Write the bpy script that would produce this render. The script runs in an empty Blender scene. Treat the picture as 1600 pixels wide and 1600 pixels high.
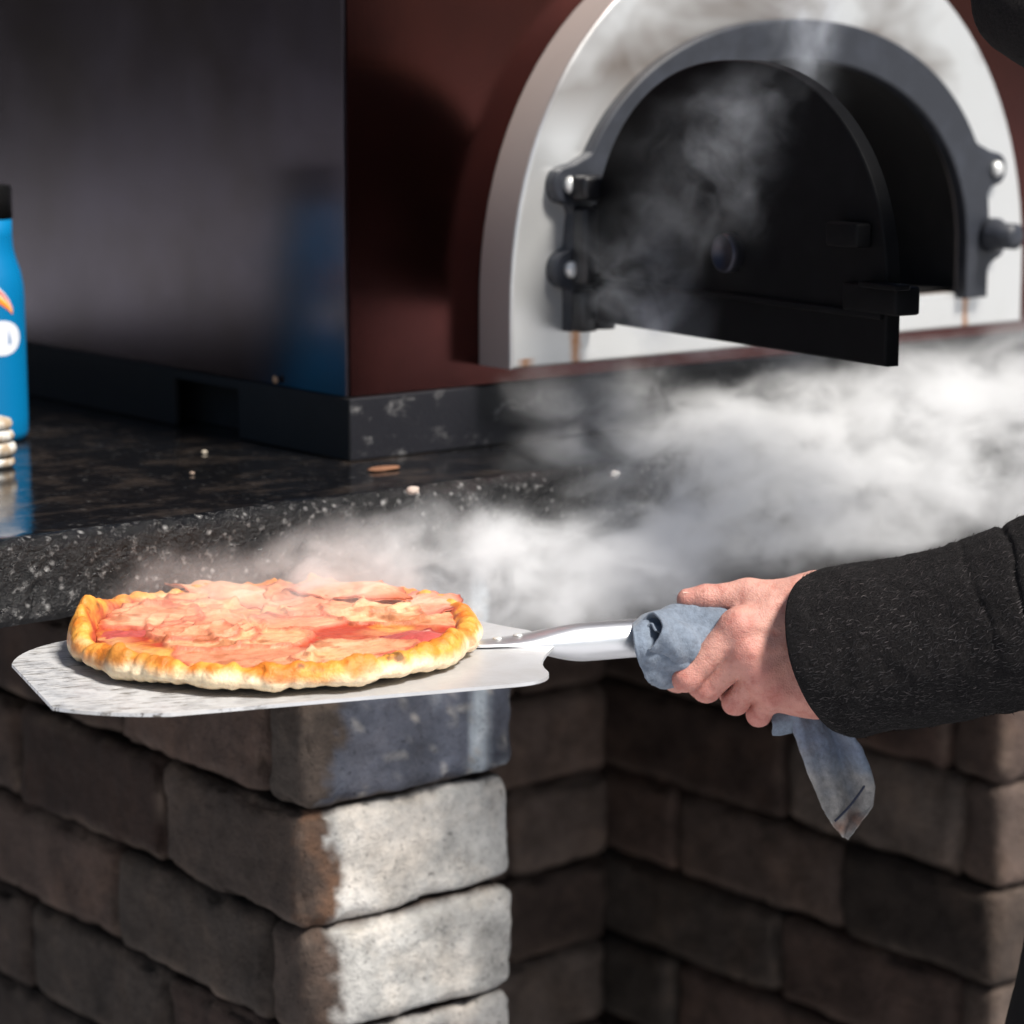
import bpy, math, random
import numpy as np
from mathutils import Matrix, Vector
R = math.radians
random.seed(7)
rng = np.random.default_rng(11)
S = bpy.context.scene

# ------------------------------------------------------------------ camera
FOC, CAMH, HEAD = 4000.0 / 1600 * 36, 1.2, R(51.3)
PITCH = math.atan(700 / 4000)
FW = np.array([math.cos(HEAD) * math.cos(PITCH), math.sin(HEAD) * math.cos(PITCH), -math.sin(PITCH)])
RT = np.array([math.sin(HEAD), -math.cos(HEAD), 0.0])
UP = np.cross(RT, FW)
cam = bpy.data.cameras.new('camera')
cam.lens = FOC; cam.sensor_width = 36; cam.clip_start = 0.05; cam.clip_end = 500
cam.dof.use_dof = True; cam.dof.focus_distance = 1.635; cam.dof.aperture_fstop = 6.6
co = bpy.data.objects.new('camera', cam); S.collection.objects.link(co)
m = Matrix.Identity(4)
for r in range(3):
    m[r][0], m[r][1], m[r][2] = RT[r], UP[r], -FW[r]
m[2][3] = CAMH
co.matrix_world = m
S.camera = co
# ------------------------------------------------------------------ light
TOSUN = np.array([0.13, -0.57, 0.81]); TOSUN /= np.linalg.norm(TOSUN)
w = bpy.data.worlds.new('World'); S.world = w; w.use_nodes = True
nt = w.node_tree
sky = nt.nodes.new('ShaderNodeTexSky'); sky.sky_type = 'NISHITA'; sky.sun_disc = False
sky.sun_elevation = math.asin(TOSUN[2]); sky.sun_rotation = math.atan2(TOSUN[0], TOSUN[1])
nt.links.new(sky.outputs[0], nt.nodes['Background'].inputs[0])
nt.nodes['Background'].inputs[1].default_value = 0.05
sl = bpy.data.lights.new('sun', 'SUN'); sl.energy = 5.0; sl.angle = R(13); sl.color = (1, 0.955, 0.89)
so = bpy.data.objects.new('sun', sl); S.collection.objects.link(so)
so.rotation_euler = Vector(TOSUN).to_track_quat('Z', 'Y').to_euler()
S.view_settings.view_transform = 'Standard'; S.view_settings.look = 'None'
S.view_settings.exposure = 0.45; S.view_settings.gamma = 1
S.render.engine = 'CYCLES'
S.cycles.volume_bounces = 3; S.cycles.max_bounces = 8; S.cycles.sample_clamp_indirect = 6
S.cycles.volume_max_steps = 160

# ------------------------------------------------------------------ helpers
def tag(o, label=None, cat=None, group=None, kind=None):
    for k, v in (('label', label), ('category', cat), ('group', group), ('kind', kind)):
        if v: o[k] = v
    return o

def empty(name, loc, label, cat, group=None):
    o = bpy.data.objects.new(name, None); S.collection.objects.link(o)
    o.location = loc; o.empty_display_size = 0.05
    return tag(o, label, cat, group)

def mesh(name, V, F, mat, parent=None, col=None, smooth=True, loc=None):
    """link one mesh object; V in world metres, moved under its parent's origin"""
    V = np.asarray(V, dtype=np.float64)
    base = np.zeros(3)
    if loc is not None: base = np.array(loc, float)
    org = base.copy()
    if parent is not None:
        q = parent; base = np.zeros(3)
        while q is not None:
            base += np.array(q.location); q = q.parent
        org = np.array(loc, float) if loc is not None else base
    me = bpy.data.meshes.new(name)
    me.from_pydata((V - org).tolist(), [], [list(map(int, f)) for f in F])
    me.polygons.foreach_set('use_smooth', [True] * len(me.polygons))
    if not smooth: me.set_sharp_from_angle(angle=R(13))
    if col is not None:
        a = me.color_attributes.new('tint', 'FLOAT_COLOR', 'POINT')
        c = np.ones((len(V), 4)); c[:, :3] = col
        a.data.foreach_set('color', c.ravel())
    if mat: me.materials.append(mat)
    o = bpy.data.objects.new(name, me); S.collection.objects.link(o)
    if parent is not None:
        o.parent = parent; o.location = org - base
    else:
        o.location = org
    return o

def join(parts):
    V, F, n = [], [], 0
    for v, f in parts:
        V.append(np.asarray(v, float)); F += [[i + n for i in q] for q in f]; n += len(v)
    return np.vstack(V), F

def hash3(ix, iy, iz, s):
    h = (ix * 374761393 + iy * 668265263 + iz * 2147483647 + s * 974634777) & 0xffffffff
    h = ((h ^ (h >> 13)) * 1274126177) & 0xffffffff
    h = ((h ^ (h >> 15)) * 2246822519) & 0xffffffff
    return ((h ^ (h >> 16)) & 0xffffff) / float(0xffffff)

def vnoise(P, s=0):
    P = np.asarray(P, float); i = np.floor(P).astype(np.int64); f = P - i
    f = f * f * f * (f * (f * 6 - 15) + 10); o = 0
    for dx in (0, 1):
        for dy in (0, 1):
            for dz in (0, 1):
                wgt = (f[:, 0] if dx else 1 - f[:, 0]) * (f[:, 1] if dy else 1 - f[:, 1]) * (f[:, 2] if dz else 1 - f[:, 2])
                o = o + wgt * hash3(i[:, 0] + dx, i[:, 1] + dy, i[:, 2] + dz, s)
    return o

def fbm(P, scale, octv=4, s=0, gain=0.5):
    """fractal value noise, about -1..1"""
    a, t, o = 1.0, 0.0, 0; P = np.asarray(P, float) * scale
    for k in range(octv):
        o = o + a * (vnoise(P + 17.3 * k, s + k) * 2 - 1); t += a; a *= gain; P = P * 2.03
    return o / t

def normals(V, F):
    N = np.zeros_like(V); A = np.array([f[:4] if len(f) >= 4 else list(f) + [f[-1]] for f in F])
    n = np.cross(V[A[:, 2]] - V[A[:, 0]], V[A[:, 3]] - V[A[:, 1]]) if A.shape[1] == 4 else None
    for k in range(4): np.add.at(N, A[:, k], n)
    return N / np.maximum(np.linalg.norm(N, axis=1, keepdims=True), 1e-12)

def rbox(lo, hi, r=0.002, seg=2):
    """bevelled box"""
    import bmesh
    lo, hi = np.array(lo, float), np.array(hi, float); c, d = (lo + hi) / 2, hi - lo
    bm = bmesh.new(); bmesh.ops.create_cube(bm, size=1)
    for v in bm.verts: v.co = Vector(np.array(v.co) * d + c)
    if r > 0: bmesh.ops.bevel(bm, geom=bm.edges[:], offset=min(r, d.min() * .45), segments=seg, affect='EDGES', profile=.5)
    bm.verts.index_update()
    V = np.array([v.co[:] for v in bm.verts]); F = [[v.index for v in f.verts] for f in bm.faces]; bm.free()
    return V, F

def lathe(prof, n=64, c=(0, 0, 0), axis='Z', frame=None):
    V, F = [], []
    for r, z in prof:
        for k in range(n):
            a = 2 * math.pi * k / n; V.append((r * math.cos(a), r * math.sin(a), z))
    for i in range(len(prof) - 1):
        for k in range(n):
            F.append([i * n + k, i * n + (k + 1) % n, (i + 1) * n + (k + 1) % n, (i + 1) * n + k])
    F.append(list(range(n))[::-1]); F.append([(len(prof) - 1) * n + k for k in range(n)])
    V = np.array(V)
    if frame is not None: V = V @ np.array(frame)
    return V + np.array(c), F

def tube(P, rad, n=16, cap=True):
    P = np.array(P, float); rad = np.broadcast_to(rad, (len(P),)); V, F = [], []
    T = np.gradient(P, axis=0); T /= np.linalg.norm(T, axis=1, keepdims=True)
    ref = np.array([0, 0, 1.0]) if abs(T[0][2]) < .9 else np.array([1.0, 0, 0])
    for p, t, r in zip(P, T, rad):
        a = np.cross(t, ref); a /= np.linalg.norm(a); b = np.cross(t, a); ref = np.cross(a, t)
        for k in range(n):
            g = 2 * math.pi * k / n; V.append(p + r * (a * math.cos(g) + b * math.sin(g)))
    for i in range(len(P) - 1):
        for k in range(n): F.append([i * n + k, i * n + (k + 1) % n, (i + 1) * n + (k + 1) % n, (i + 1) * n + k])
    if cap: F += [list(range(n))[::-1], [(len(P) - 1) * n + k for k in range(n)]]
    return np.array(V), F

def gridfaces(nu, nv, wrapv=False):
    F = []
    for i in range(nu - 1):
        for j in range(nv if wrapv else nv - 1):
            F.append([i * nv + j, i * nv + (j + 1) % nv, (i + 1) * nv + (j + 1) % nv, (i + 1) * nv + j])
    return F

def extrude_outline(outer, holes, y0, y1, bev=0.0):
    """plate in X-Z with holes, between y0 (front) and y1 (back); outlines are (x,z) lists"""
    import bmesh
    bm = bmesh.new(); loops = []
    for L in [outer] + holes:
        vs = [bm.verts.new((x, y1, z)) for x, z in L]
        loops.append([bm.edges.new((vs[i], vs[(i + 1) % len(vs)])) for i in range(len(vs))])
    bmesh.ops.triangle_fill(bm, use_beauty=True, use_dissolve=False, edges=[e for L in loops for e in L])
    g = bmesh.ops.extrude_face_region(bm, geom=bm.faces[:])
    nv = [v for v in g['geom'] if isinstance(v, bmesh.types.BMVert)]
    for v in nv: v.co.y = y0
    if bev > 0:
        es = [e for e in bm.edges if all(abs(v.co.y - y0) < 1e-7 for v in e.verts) and len(e.link_faces) == 2
              and any(abs(f.normal.y) < .5 for f in (f2 for f2 in e.link_faces if f2.calc_area() >= 0 and not f2.normal_update()))]
        es = [e for e in es if any(len({round(v.co.y, 5) for v in f.verts}) > 1 for f in e.link_faces)]
        bmesh.ops.bevel(bm, geom=es, offset=bev, segments=3, affect='EDGES', profile=.5)
    bmesh.ops.recalc_face_normals(bm, faces=bm.faces[:])
    bm.verts.index_update()
    V = np.array([v.co[:] for v in bm.verts]); F = [[v.index for v in f.verts] for f in bm.faces]; bm.free()
    return V, F

def nets(fn, lo, hi, h):
    """surface-nets mesh of a signed distance function"""
    lo = np.array(lo, float); n = np.ceil((np.array(hi) - lo) / h).astype(int) + 1
    ax = [lo[k] + h * np.arange(n[k]) for k in range(3)]
    G = np.stack(np.meshgrid(*ax, indexing='ij'), -1).reshape(-1, 3)
    F = np.concatenate([fn(G[i:i + 400000]) for i in range(0, len(G), 400000)]).reshape(n)
    ins = F < 0; c = tuple(k - 1 for k in n)
    acc = np.zeros(c + (3,)); cnt = np.zeros(c)
    cor = [(a, b, d) for a in (0, 1) for b in (0, 1) for d in (0, 1)]
    sl = lambda A, o: A[o[0]:o[0] + c[0], o[1]:o[1] + c[1], o[2]:o[2] + c[2]]
    for i, p in enumerate(cor):
        for q in cor[i + 1:]:
            if sum(abs(x - y) for x, y in zip(p, q)) != 1: continue
            fa, fb = sl(F, p), sl(F, q); mk = (fa < 0) != (fb < 0)
            t = np.where(mk, fa / np.where(mk, fa - fb, 1), 0)
            for k in range(3): acc[..., k] += np.where(mk, p[k] + (q[k] - p[k]) * t, 0)
            cnt += mk
    act = cnt > 0; idx = -np.ones(c, int); idx[act] = np.arange(act.sum())
    V = acc[act] / cnt[act][:, None] + np.argwhere(act); V = lo + V * h
    Q = []
    for k in range(3):
        a, b = (k + 1) % 3, (k + 2) % 3
        s0 = [slice(None)] * 3; s1 = [slice(None)] * 3; s0[k] = slice(0, -1); s1[k] = slice(1, None)
        ch = np.argwhere(ins[tuple(s0)] != ins[tuple(s1)])
        ch = ch[(ch[:, a] > 0) & (ch[:, b] > 0) & (ch[:, a] < c[a]) & (ch[:, b] < c[b])]
        e = np.eye(3, dtype=int)
        q = [idx[tuple((ch - da * e[a] - db * e[b]).T)] for da, db in ((1, 1), (0, 1), (0, 0), (1, 0))]
        q = np.stack(q, 1); fl = ~ins[tuple(ch.T)]; q[fl] = q[fl][:, ::-1]; Q.append(q)
    return V, np.vstack(Q)

def cap(P, a, b, ra, rb):
    a, b = np.array(a, float), np.array(b, float); d = b - a
    t = np.clip(((P - a) @ d) / max(d @ d, 1e-12), 0, 1)
    return np.linalg.norm(P - a - t[:, None] * d, axis=1) - (ra + (rb - ra) * t)

def ell(P, c, r):
    q = (P - np.array(c)) / np.array(r); return (np.linalg.norm(q, axis=1) - 1) * min(r)

def smin(a, b, k):
    h = np.maximum(k - np.abs(a - b), 0) / k; return np.minimum(a, b) - h * h * k * .25

# ------------------------------------------------------------------ materials
def mat(name, base=(.5, .5, .5), rough=.5, metal=0.0, **kw):
    M = bpy.data.materials.new(name); M.use_nodes = True
    b = M.node_tree.nodes['Principled BSDF']
    b.inputs['Base Color'].default_value = (*base, 1); b.inputs['Roughness'].default_value = rough
    b.inputs['Metallic'].default_value = metal
    for k, v in kw.items(): b.inputs[k.replace('_', ' ')].default_value = v
    return M

class NT:
    """small node-building helper"""
    def __init__(s, M): s.t = M.node_tree; s.b = s.t.nodes.get('Principled BSDF')
    def n(s, typ, **kw):
        q = s.t.nodes.new(typ)
        for k, v in kw.items(): setattr(q, k, v)
        return q
    def l(s, a, b): s.t.links.new(a, b)
    def val(s, sock, v):
        if hasattr(v, 'is_output'): s.l(v, sock)
        else: sock.default_value = v
    def obj(s, scale=(1, 1, 1)):
        tc = s.n('ShaderNodeTexCoord'); mp = s.n('ShaderNodeMapping'); mp.inputs['Scale'].default_value = scale
        s.l(tc.outputs['Object'], mp.inputs[0]); return mp.outputs[0]
    def noise(s, vec, scale, detail=5, rough=.55, dist=0):
        q = s.n('ShaderNodeTexNoise'); s.l(vec, q.inputs['Vector']); q.inputs['Scale'].default_value = scale
        q.inputs['Detail'].default_value = detail; q.inputs['Roughness'].default_value = rough
        q.inputs['Distortion'].default_value = dist; return q.outputs['Fac']
    def vor(s, vec, scale, feature='F1', rand=1):
        q = s.n('ShaderNodeTexVoronoi', feature=feature); s.l(vec, q.inputs['Vector']); q.inputs['Scale'].default_value = scale
        q.inputs['Randomness'].default_value = rand; return q
    def ramp(s, fac, stops):
        q = s.n('ShaderNodeValToRGB'); s.l(fac, q.inputs[0]); e = q.color_ramp.elements
        while len(e) < len(stops): e.new(.5)
        for k, (p, c) in enumerate(stops):
            e[k].position = p; e[k].color = (c, c, c, 1) if not hasattr(c, '__len__') else (*c, 1)
        return q.outputs[0]
    def mix(s, fac, a, b, mode='MIX'):
        q = s.n('ShaderNodeMix', data_type='RGBA', blend_type=mode)
        s.val(q.inputs[0], fac); 
        for i, v in ((6, a), (7, b)):
            if hasattr(v, 'is_output'): s.l(v, q.inputs[i])
            else: q.inputs[i].default_value = (*v, 1)
        return q.outputs[2]
    def math(s, op, a, b=0.0, clamp=False):
        q = s.n('ShaderNodeMath', operation=op, use_clamp=clamp); s.val(q.inputs[0], a); s.val(q.inputs[1], b); return q.outputs[0]
    def bump(s, h, strength=.3, dist=.001):
        q = s.n('ShaderNodeBump'); s.l(h, q.inputs['Height']); q.inputs['Strength'].default_value = strength
        q.inputs['Distance'].default_value = dist; s.l(q.outputs[0], s.b.inputs['Normal'])
    def attr(s, name='tint'):
        q = s.n('ShaderNodeAttribute', attribute_name=name); return q.outputs['Color']

def m_stone():
    M = mat('tumbled_stone', rough=.9); t = NT(M); v = t.obj(); c = t.attr()
    a = t.noise(v, 28, 8, .62); b = t.noise(v, 140, 6, .6); sp = t.noise(v, 420, 3, .5)
    M.node_tree.nodes['Principled BSDF'].inputs['Specular IOR Level'].default_value = .25
    c = t.mix(1, c, t.ramp(a, [(.25, .5), (.5, 1.0), (.75, 1.4)]), 'MULTIPLY')
    mt = t.noise(v, 11, 6, .68); c = t.mix(t.ramp(mt, [(.48, 0.0), (.70, .5)]), c, t.mix(1, c, (1.9, 1.7, 1.5), 'MULTIPLY'))
    pit = t.ramp(t.noise(v, 240, 3, .6), [(.28, .35), (.40, 1.0)]); c = t.mix(1, c, pit, 'MULTIPLY')
    c = t.mix(.45, c, t.ramp(b, [(.3, .6), (.5, 1.0), (.72, 1.25)]), 'MULTIPLY')
    t.l(c, t.b.inputs['Base Color'])
    h = t.math('ADD', t.math('MULTIPLY', b, 1.0), t.math('MULTIPLY', sp, .5)); t.bump(h, .8, .0035)
    return M

def m_granite(edge=False):
    M = mat('granite_edge' if edge else 'granite_top', rough=.3); t = NT(M); v = t.obj()
    n1 = t.vor(v, 120); n2 = t.noise(v, 130, 5, .72); n3 = t.noise(v, 9, 5, .6); n4 = t.noise(v, 90, 5, .7)
    base = t.ramp(n2, [(.38, (.003, .003, .0035)), (.58, (.010, .0095, .010)), (.68, (.17, .165, .16))])
    grey = t.ramp(n1.outputs['Distance'], [(.0, (.4, .39, .38)), (.12, (.16, .155, .15)), (.3, (.0, .0, .0))])
    pick = t.ramp(t.noise(v, 120, 2, .5), [(.44, 0.0), (.52, 1.0)])
    c = t.mix(pick, base, t.mix(1, base, grey, 'ADD'))
    if not edge:
        c = t.mix(t.ramp(n4, [(.45, .0), (.75, .6)]), (.006, .006, .007), c)
        dust = t.ramp(t.noise(t.obj((1, 1.4, 1)), 16, 7, .75, .2), [(.5, 0.0), (.74, 1.0)])
        c = t.mix(t.math('MULTIPLY', dust, .35), c, (.16, .12, .095))
        r = t.ramp(n3, [(.3, .04), (.5, .12), (.7, .4)])
        t.l(r, t.b.inputs['Roughness']); t.bump(t.noise(v, 60, 6, .65), .06, .002)
    else:
        t.b.inputs['Specular IOR Level'].default_value = .4
        ge = t.n('ShaderNodeNewGeometry'); sx = t.n('ShaderNodeSeparateXYZ'); t.l(ge.outputs['True Normal'], sx.inputs[0])
        mr = t.n('ShaderNodeMapRange', clamp=True); t.l(sx.outputs[2], mr.inputs[0])
        for i_, q_ in ((1, .1), (2, .4), (3, .55), (4, .11)): mr.inputs[i_].default_value = q_
        t.l(mr.outputs[0], t.b.inputs['Roughness'])
        t.bump(t.math('ADD', n2, t.math('MULTIPLY', n4, 1.5)), .9, .004)
    t.l(c, t.b.inputs['Base Color']); return M

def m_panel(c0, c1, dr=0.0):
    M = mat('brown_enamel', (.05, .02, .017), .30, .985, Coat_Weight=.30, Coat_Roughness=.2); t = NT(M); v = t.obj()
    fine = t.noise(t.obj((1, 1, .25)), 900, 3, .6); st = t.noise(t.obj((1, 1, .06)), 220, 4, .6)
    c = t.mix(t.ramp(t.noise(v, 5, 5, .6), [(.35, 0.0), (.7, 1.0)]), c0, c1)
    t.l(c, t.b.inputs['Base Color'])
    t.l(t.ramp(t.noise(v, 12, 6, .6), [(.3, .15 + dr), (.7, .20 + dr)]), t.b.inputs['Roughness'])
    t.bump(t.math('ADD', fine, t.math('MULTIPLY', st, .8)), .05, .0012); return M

def m_steel(name, scale=(1, 1, .03), base=(.72, .71, .69), rough=.34, rust=(), metal=1.0):
    M = mat(name, base, rough, metal); t = NT(M); v = t.obj()
    br = t.noise(t.obj(scale), 600, 4, .6)
    big = t.noise(v, 9, 6, .62, .5)
    c = t.mix(t.ramp(big, [(.48, 0.0), (.85, .30)]), base, tuple(x * q for x, q in zip(base, (.8, .74, .68))))
    if rust:
        geo = t.n('ShaderNodeNewGeometry'); sp = t.n('ShaderNodeSeparateXYZ'); t.l(geo.outputs['Position'], sp.inputs[0])
        wob = t.math('MULTIPLY', t.math('SUBTRACT', t.noise(v, 60, 5, .7), .5), .012)
        for x0, z0, wd, z1 in rust:
            dx = t.math('DIVIDE', t.math('ABSOLUTE', t.math('SUBTRACT', t.math('ADD', sp.outputs[0], wob), x0)), wd)
            fx = t.math('SUBTRACT', 1.0, dx, True)
            fz = t.math('MULTIPLY', t.math('LESS_THAN', sp.outputs[2], z0), t.math('GREATER_THAN', sp.outputs[2], z1))
            f = t.math('MULTIPLY', t.math('MULTIPLY', fx, fz), .95, True)
            c = t.mix(f, c, (.42, .17, .045))
        heat = t.n('ShaderNodeMapRange', clamp=True); t.l(sp.outputs[2], heat.inputs[0])
        for i, q in ((1, 1.14), (2, 1.20)): heat.inputs[i].default_value = q
        hh = t.math('MULTIPLY', heat.outputs[0], t.ramp(t.noise(t.obj((1, 1, 1.6)), 7, 3, .5, .3), [(.36, 0.0), (.60, .8)]))
        c = t.mix(hh, c, (.10, .06, .035))
    t.l(c, t.b.inputs['Base Color'])
    t.l(t.ramp(big, [(.3, rough - .06), (.7, rough + .12)]), t.b.inputs['Roughness'])
    t.bump(br, .10, .0006); return M

def m_iron(name, base=(.03, .03, .034), rough=.5):
    M = mat(name, base, rough); t = NT(M); v = t.obj()
    c = t.mix(t.ramp(t.noise(v, 40, 6, .65), [(.45, 0.0), (.75, 1.0)]), base, tuple(x * 1.7 for x in base))
    t.l(c, t.b.inputs['Base Color']); t.bump(t.noise(v, 700, 3, .6), .18, .0006); return M

def m_skin():
    M = mat('skin', (.55, .29, .22), .56, Specular_IOR_Level=.35); t = NT(M); v = t.obj()
    c = t.attr(); c = t.mix(.75, c, t.ramp(t.noise(v, 130, 5, .6), [(.3, (.80, .58, .55)), (.5, (1, 1, 1)), (.7, (1.1, 1.12, 1.1))]), 'MULTIPLY')
    t.l(c, t.b.inputs['Base Color'])
    t.b.inputs['Subsurface Weight'].default_value = .22; t.b.inputs['Subsurface Radius'].default_value = (.006, .0022, .0012)
    t.b.inputs['Subsurface Scale'].default_value = 1.0
    vo = t.vor(v, 900); t.bump(t.math('ADD', vo.outputs['Distance'], t.math('MULTIPLY', t.noise(v, 260, 5, .7), 2.0)), .38, .0009)
    return M

def m_wool():
    M = mat('black_wool', (.006, .0055, .006), .95, Specular_IOR_Level=.15); t = NT(M); v = t.obj()
    a = t.noise(v, 700, 4, .7); b = t.noise(v, 120, 4, .6)
    t.l(t.mix(t.ramp(a, [(.4, 0.0), (.75, 1.0)]), (.0055, .0048, .005), (.021, .018, .0185)), t.b.inputs['Base Color'])
    t.b.inputs['Sheen Weight'].default_value = .02
    t.bump(t.math('ADD', a, b), .9, .003); return M

def m_cloth():
    M = mat('blue_grey_cloth', (.25, .32, .42), .9); t = NT(M); v = t.obj(); c = t.attr()
    a = t.noise(v, 260, 5, .7)
    c = t.mix(1, c, t.ramp(a, [(.3, .72), (.5, 1.0), (.7, 1.22)]), 'MULTIPLY')
    t.l(c, t.b.inputs['Base Color']); t.b.inputs['Sheen Weight'].default_value = .2
    t.bump(t.math('ADD', t.noise(v, 120, 3, .6), t.noise(v, 900, 3, .6)), .5, .0012); return M

def m_tint(name, rough=.5, bscale=160, bstr=.5, bdist=.003, vary=.6, sss=0.0):
    M = mat(name, rough=rough); t = NT(M); v = t.obj(); c = t.attr()
    a = t.noise(v, bscale, 6, .65)
    c = t.mix(vary, c, t.ramp(t.noise(v, bscale * .6, 5, .65), [(.3, (.62, .44, .32)), (.5, (1, 1, 1)), (.72, (1.15, 1.15, 1.1))]), 'MULTIPLY')
    t.l(c, t.b.inputs['Base Color']); t.bump(a, bstr, bdist)
    if sss:
        t.b.inputs['Subsurface Weight'].default_value = sss; t.b.inputs['Subsurface Radius'].default_value = (.004, .002, .001)
        t.b.inputs['Subsurface Scale'].default_value = 1.0
    return M

def m_blade():
    M = mat('peel_aluminium', (.74, .74, .75), .36, .5); t = NT(M); v = t.obj()
    br = t.noise(t.obj((.06, 1, 1)), 500, 4, .6)
    sm = t.noise(v, 22, 6, .7, .4)
    c = t.mix(t.ramp(sm, [(.42, 0.0), (.7, .8)]), (.62, .625, .64), (.50, .495, .49))
    char = t.ramp(t.noise(t.obj((.3, 2.4, 1)), 130, 6, .75, .4), [(.53, 0.0), (.61, 1.0)])
    sp = t.n('ShaderNodeSeparateXYZ'); t.l(v, sp.inputs[0])
    zone = t.n('ShaderNodeMapRange', clamp=True); t.l(t.math('ADD', sp.outputs[0], t.math('MULTIPLY', t.noise(v, 15, 4, .6), .08)), zone.inputs[0])
    for i, q in ((1, .21), (2, .10), (3, 0.0), (4, 1.0)): zone.inputs[i].default_value = q
    c = t.mix(t.math('MULTIPLY', char, zone.outputs[0]), c, (.07, .055, .045))
    flour = t.math('MULTIPLY', t.ramp(t.noise(v, 60, 6, .7), [(.4, 0.0), (.65, .75)]), zone.outputs[0])
    c = t.mix(t.math('MULTIPLY', flour, .7), c, (.42, .40, .375))
    t.l(c, t.b.inputs['Base Color'])
    t.l(t.math('SUBTRACT', .45, flour, True), t.b.inputs['Metallic'])
    t.l(t.ramp(sm, [(.3, .30), (.7, .5)]), t.b.inputs['Roughness'])
    t.bump(t.math('ADD', br, t.math('MULTIPLY', flour, 2.0)), .12, .001); return M

STONE, GTOP, GEDGE = m_stone(), m_granite(), m_granite(True)
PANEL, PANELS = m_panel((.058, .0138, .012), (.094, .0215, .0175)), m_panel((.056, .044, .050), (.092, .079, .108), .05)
IRON, BLACK = m_iron('cast_iron', (.020, .0225, .030), .5), m_iron('black_steel', (.006, .006, .008), .42)
DOORB = m_iron('sooty_door_steel', (.0035, .0035, .004), .62)
DOORB.node_tree.nodes['Principled BSDF'].inputs['Specular IOR Level'].default_value = .10
SOOT = m_iron('sooty_lining', (.010, .009, .009), .85)
BOLT = mat('zinc_bolt', (.74, .74, .72), .4, .45)
SKIN, WOOL, CLOTH = m_skin(), m_wool(), m_cloth()
TROUS = m_iron('dark_trouser_cloth', (.008, .008, .010), .9)

# ------------------------------------------------------------------ ground
GZ = -0.16
def m_patio():
    M = mat('concrete_patio', (.42, .41, .40), .85); t = NT(M); v = t.obj()
    t.l(t.mix(t.noise(v, 1.5, 8, .6), (.44, .445, .47), (.58, .585, .615)), t.b.inputs['Base Color'])
    t.bump(t.noise(v, 90, 5, .6), .4, .004); return M
g = 60.0
o = mesh('ground', [(-g, -g, GZ), (g, -g, GZ), (g, g, GZ), (-g, g, GZ)], [[0, 1, 2, 3]], m_patio()); tag(o, kind='structure')

backdrop = empty('dark_backdrop', (-11.6, 28, GZ), 'dark timber shed far to the left behind the oven, added to darken its side panel reflection', 'backdrop')  # unseen, added so the oven's side panel mirrors something dark
def boards():
    P = []
    for k in range(90):
        x = -26 + k * .32; P.append(rbox((x, 24, GZ), (x + .31, 24.03 + .01 * (k % 2), 13), 0))
    P.append(rbox((-26, 24.05, GZ), (2.8, 32, 13), 0)); return join(P)
mesh('wall', *boards(), mat('backdrop_boards', (.010, .0075, .0065), .9), backdrop, smooth=False)
mesh('backdrop_roof', *rbox((-26.4, 23.3, 13.01), (3.3, 32.5, 13.3), .02), mat('backdrop_roofing', (.05, .05, .055), .8), backdrop, smooth=False)

# ------------------------------------------------------------------ stone walls
def stone(lo, hi, r, h, seed, amp=.0045):
    lo, hi = np.array(lo, float), np.array(hi, float); d = hi - lo
    n = np.maximum(np.round(d / h).astype(int), 3); parts = []
    for k in range(3):
        a, b = (k + 1) % 3, (k + 2) % 3
        for s in (0, 1):
            A, B = np.meshgrid(np.linspace(0, 1, n[a] + 1), np.linspace(0, 1, n[b] + 1), indexing='ij')
            P = np.zeros(A.shape + (3,)); P[..., a] = lo[a] + A * d[a]; P[..., b] = lo[b] + B * d[b]; P[..., k] = (lo, hi)[s][k]
            f = gridfaces(n[a] + 1, n[b] + 1); f = f if s == 0 else f
            f = [q[::-1] for q in f] if s == 1 else f
            parts.append((P.reshape(-1, 3), [q[::-1] for q in f]))
    V, F = join(parts)
    _, i, inv = np.unique(np.round(V, 6), axis=0, return_index=True, return_inverse=True); inv = inv.ravel()
    V = V[i]; F = [[inv[x] for x in q] for q in F]
    core = np.clip(V, lo + r, hi - r); dv = V - core; L = np.linalg.norm(dv, axis=1, keepdims=True)
    N = dv / np.maximum(L, 1e-9)
    rr = r * (1 + .25 * fbm(V + seed, 22, 2, seed)[:, None])
    V = core + N * r
    disp = amp * (fbm(V + seed * 3.1, 18, 3, seed) * .9 + fbm(V, 75, 3, seed + 9) * .45) - (rr[:, 0] - r) * .25 - amp * .15
    # knocked-off chips along the arrises
    edge = np.clip((np.sort(np.abs(N), axis=1)[:, 1] - .25) * 2, 0, 1)
    disp -= edge * np.maximum(fbm(V + 5.5, 45, 3, seed + 3), 0) * .016
    return V + N * disp[:, None], F, N

def wall(name, blocks, label, loc, front_tone=None):
    """blocks: (lo, hi, colour, fine) ; one mesh of tumbled stones"""
    parts, cols = [], []
    for k, (lo, hi, c, h) in enumerate(blocks):
        V, F, N = stone(lo, hi, min(.0125, (hi[2] - lo[2]) * .2), h, k + 3 + int(loc[0] * 50))
        C = np.tile(np.array(c), (len(V), 1)); ew = (np.clip((np.sort(np.abs(N), axis=1)[:, 1] - .12) * 2.2, 0, 1) * np.clip(.25 + 1.5 * fbm(V + k, 38, 4, 3), 0, 1) * .5)[:, None]
        C = C * (1 - ew) + ew * np.array([.17, .13, .105])
        if front_tone: C = front_tone(V, N, C, k)
        parts.append((V, F)); cols.append(C)
    V, F = join(parts)
    o = mesh(name, V, F, STONE, None, np.vstack(cols), loc=loc)
    return tag(o, label, 'stone wall')

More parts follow.
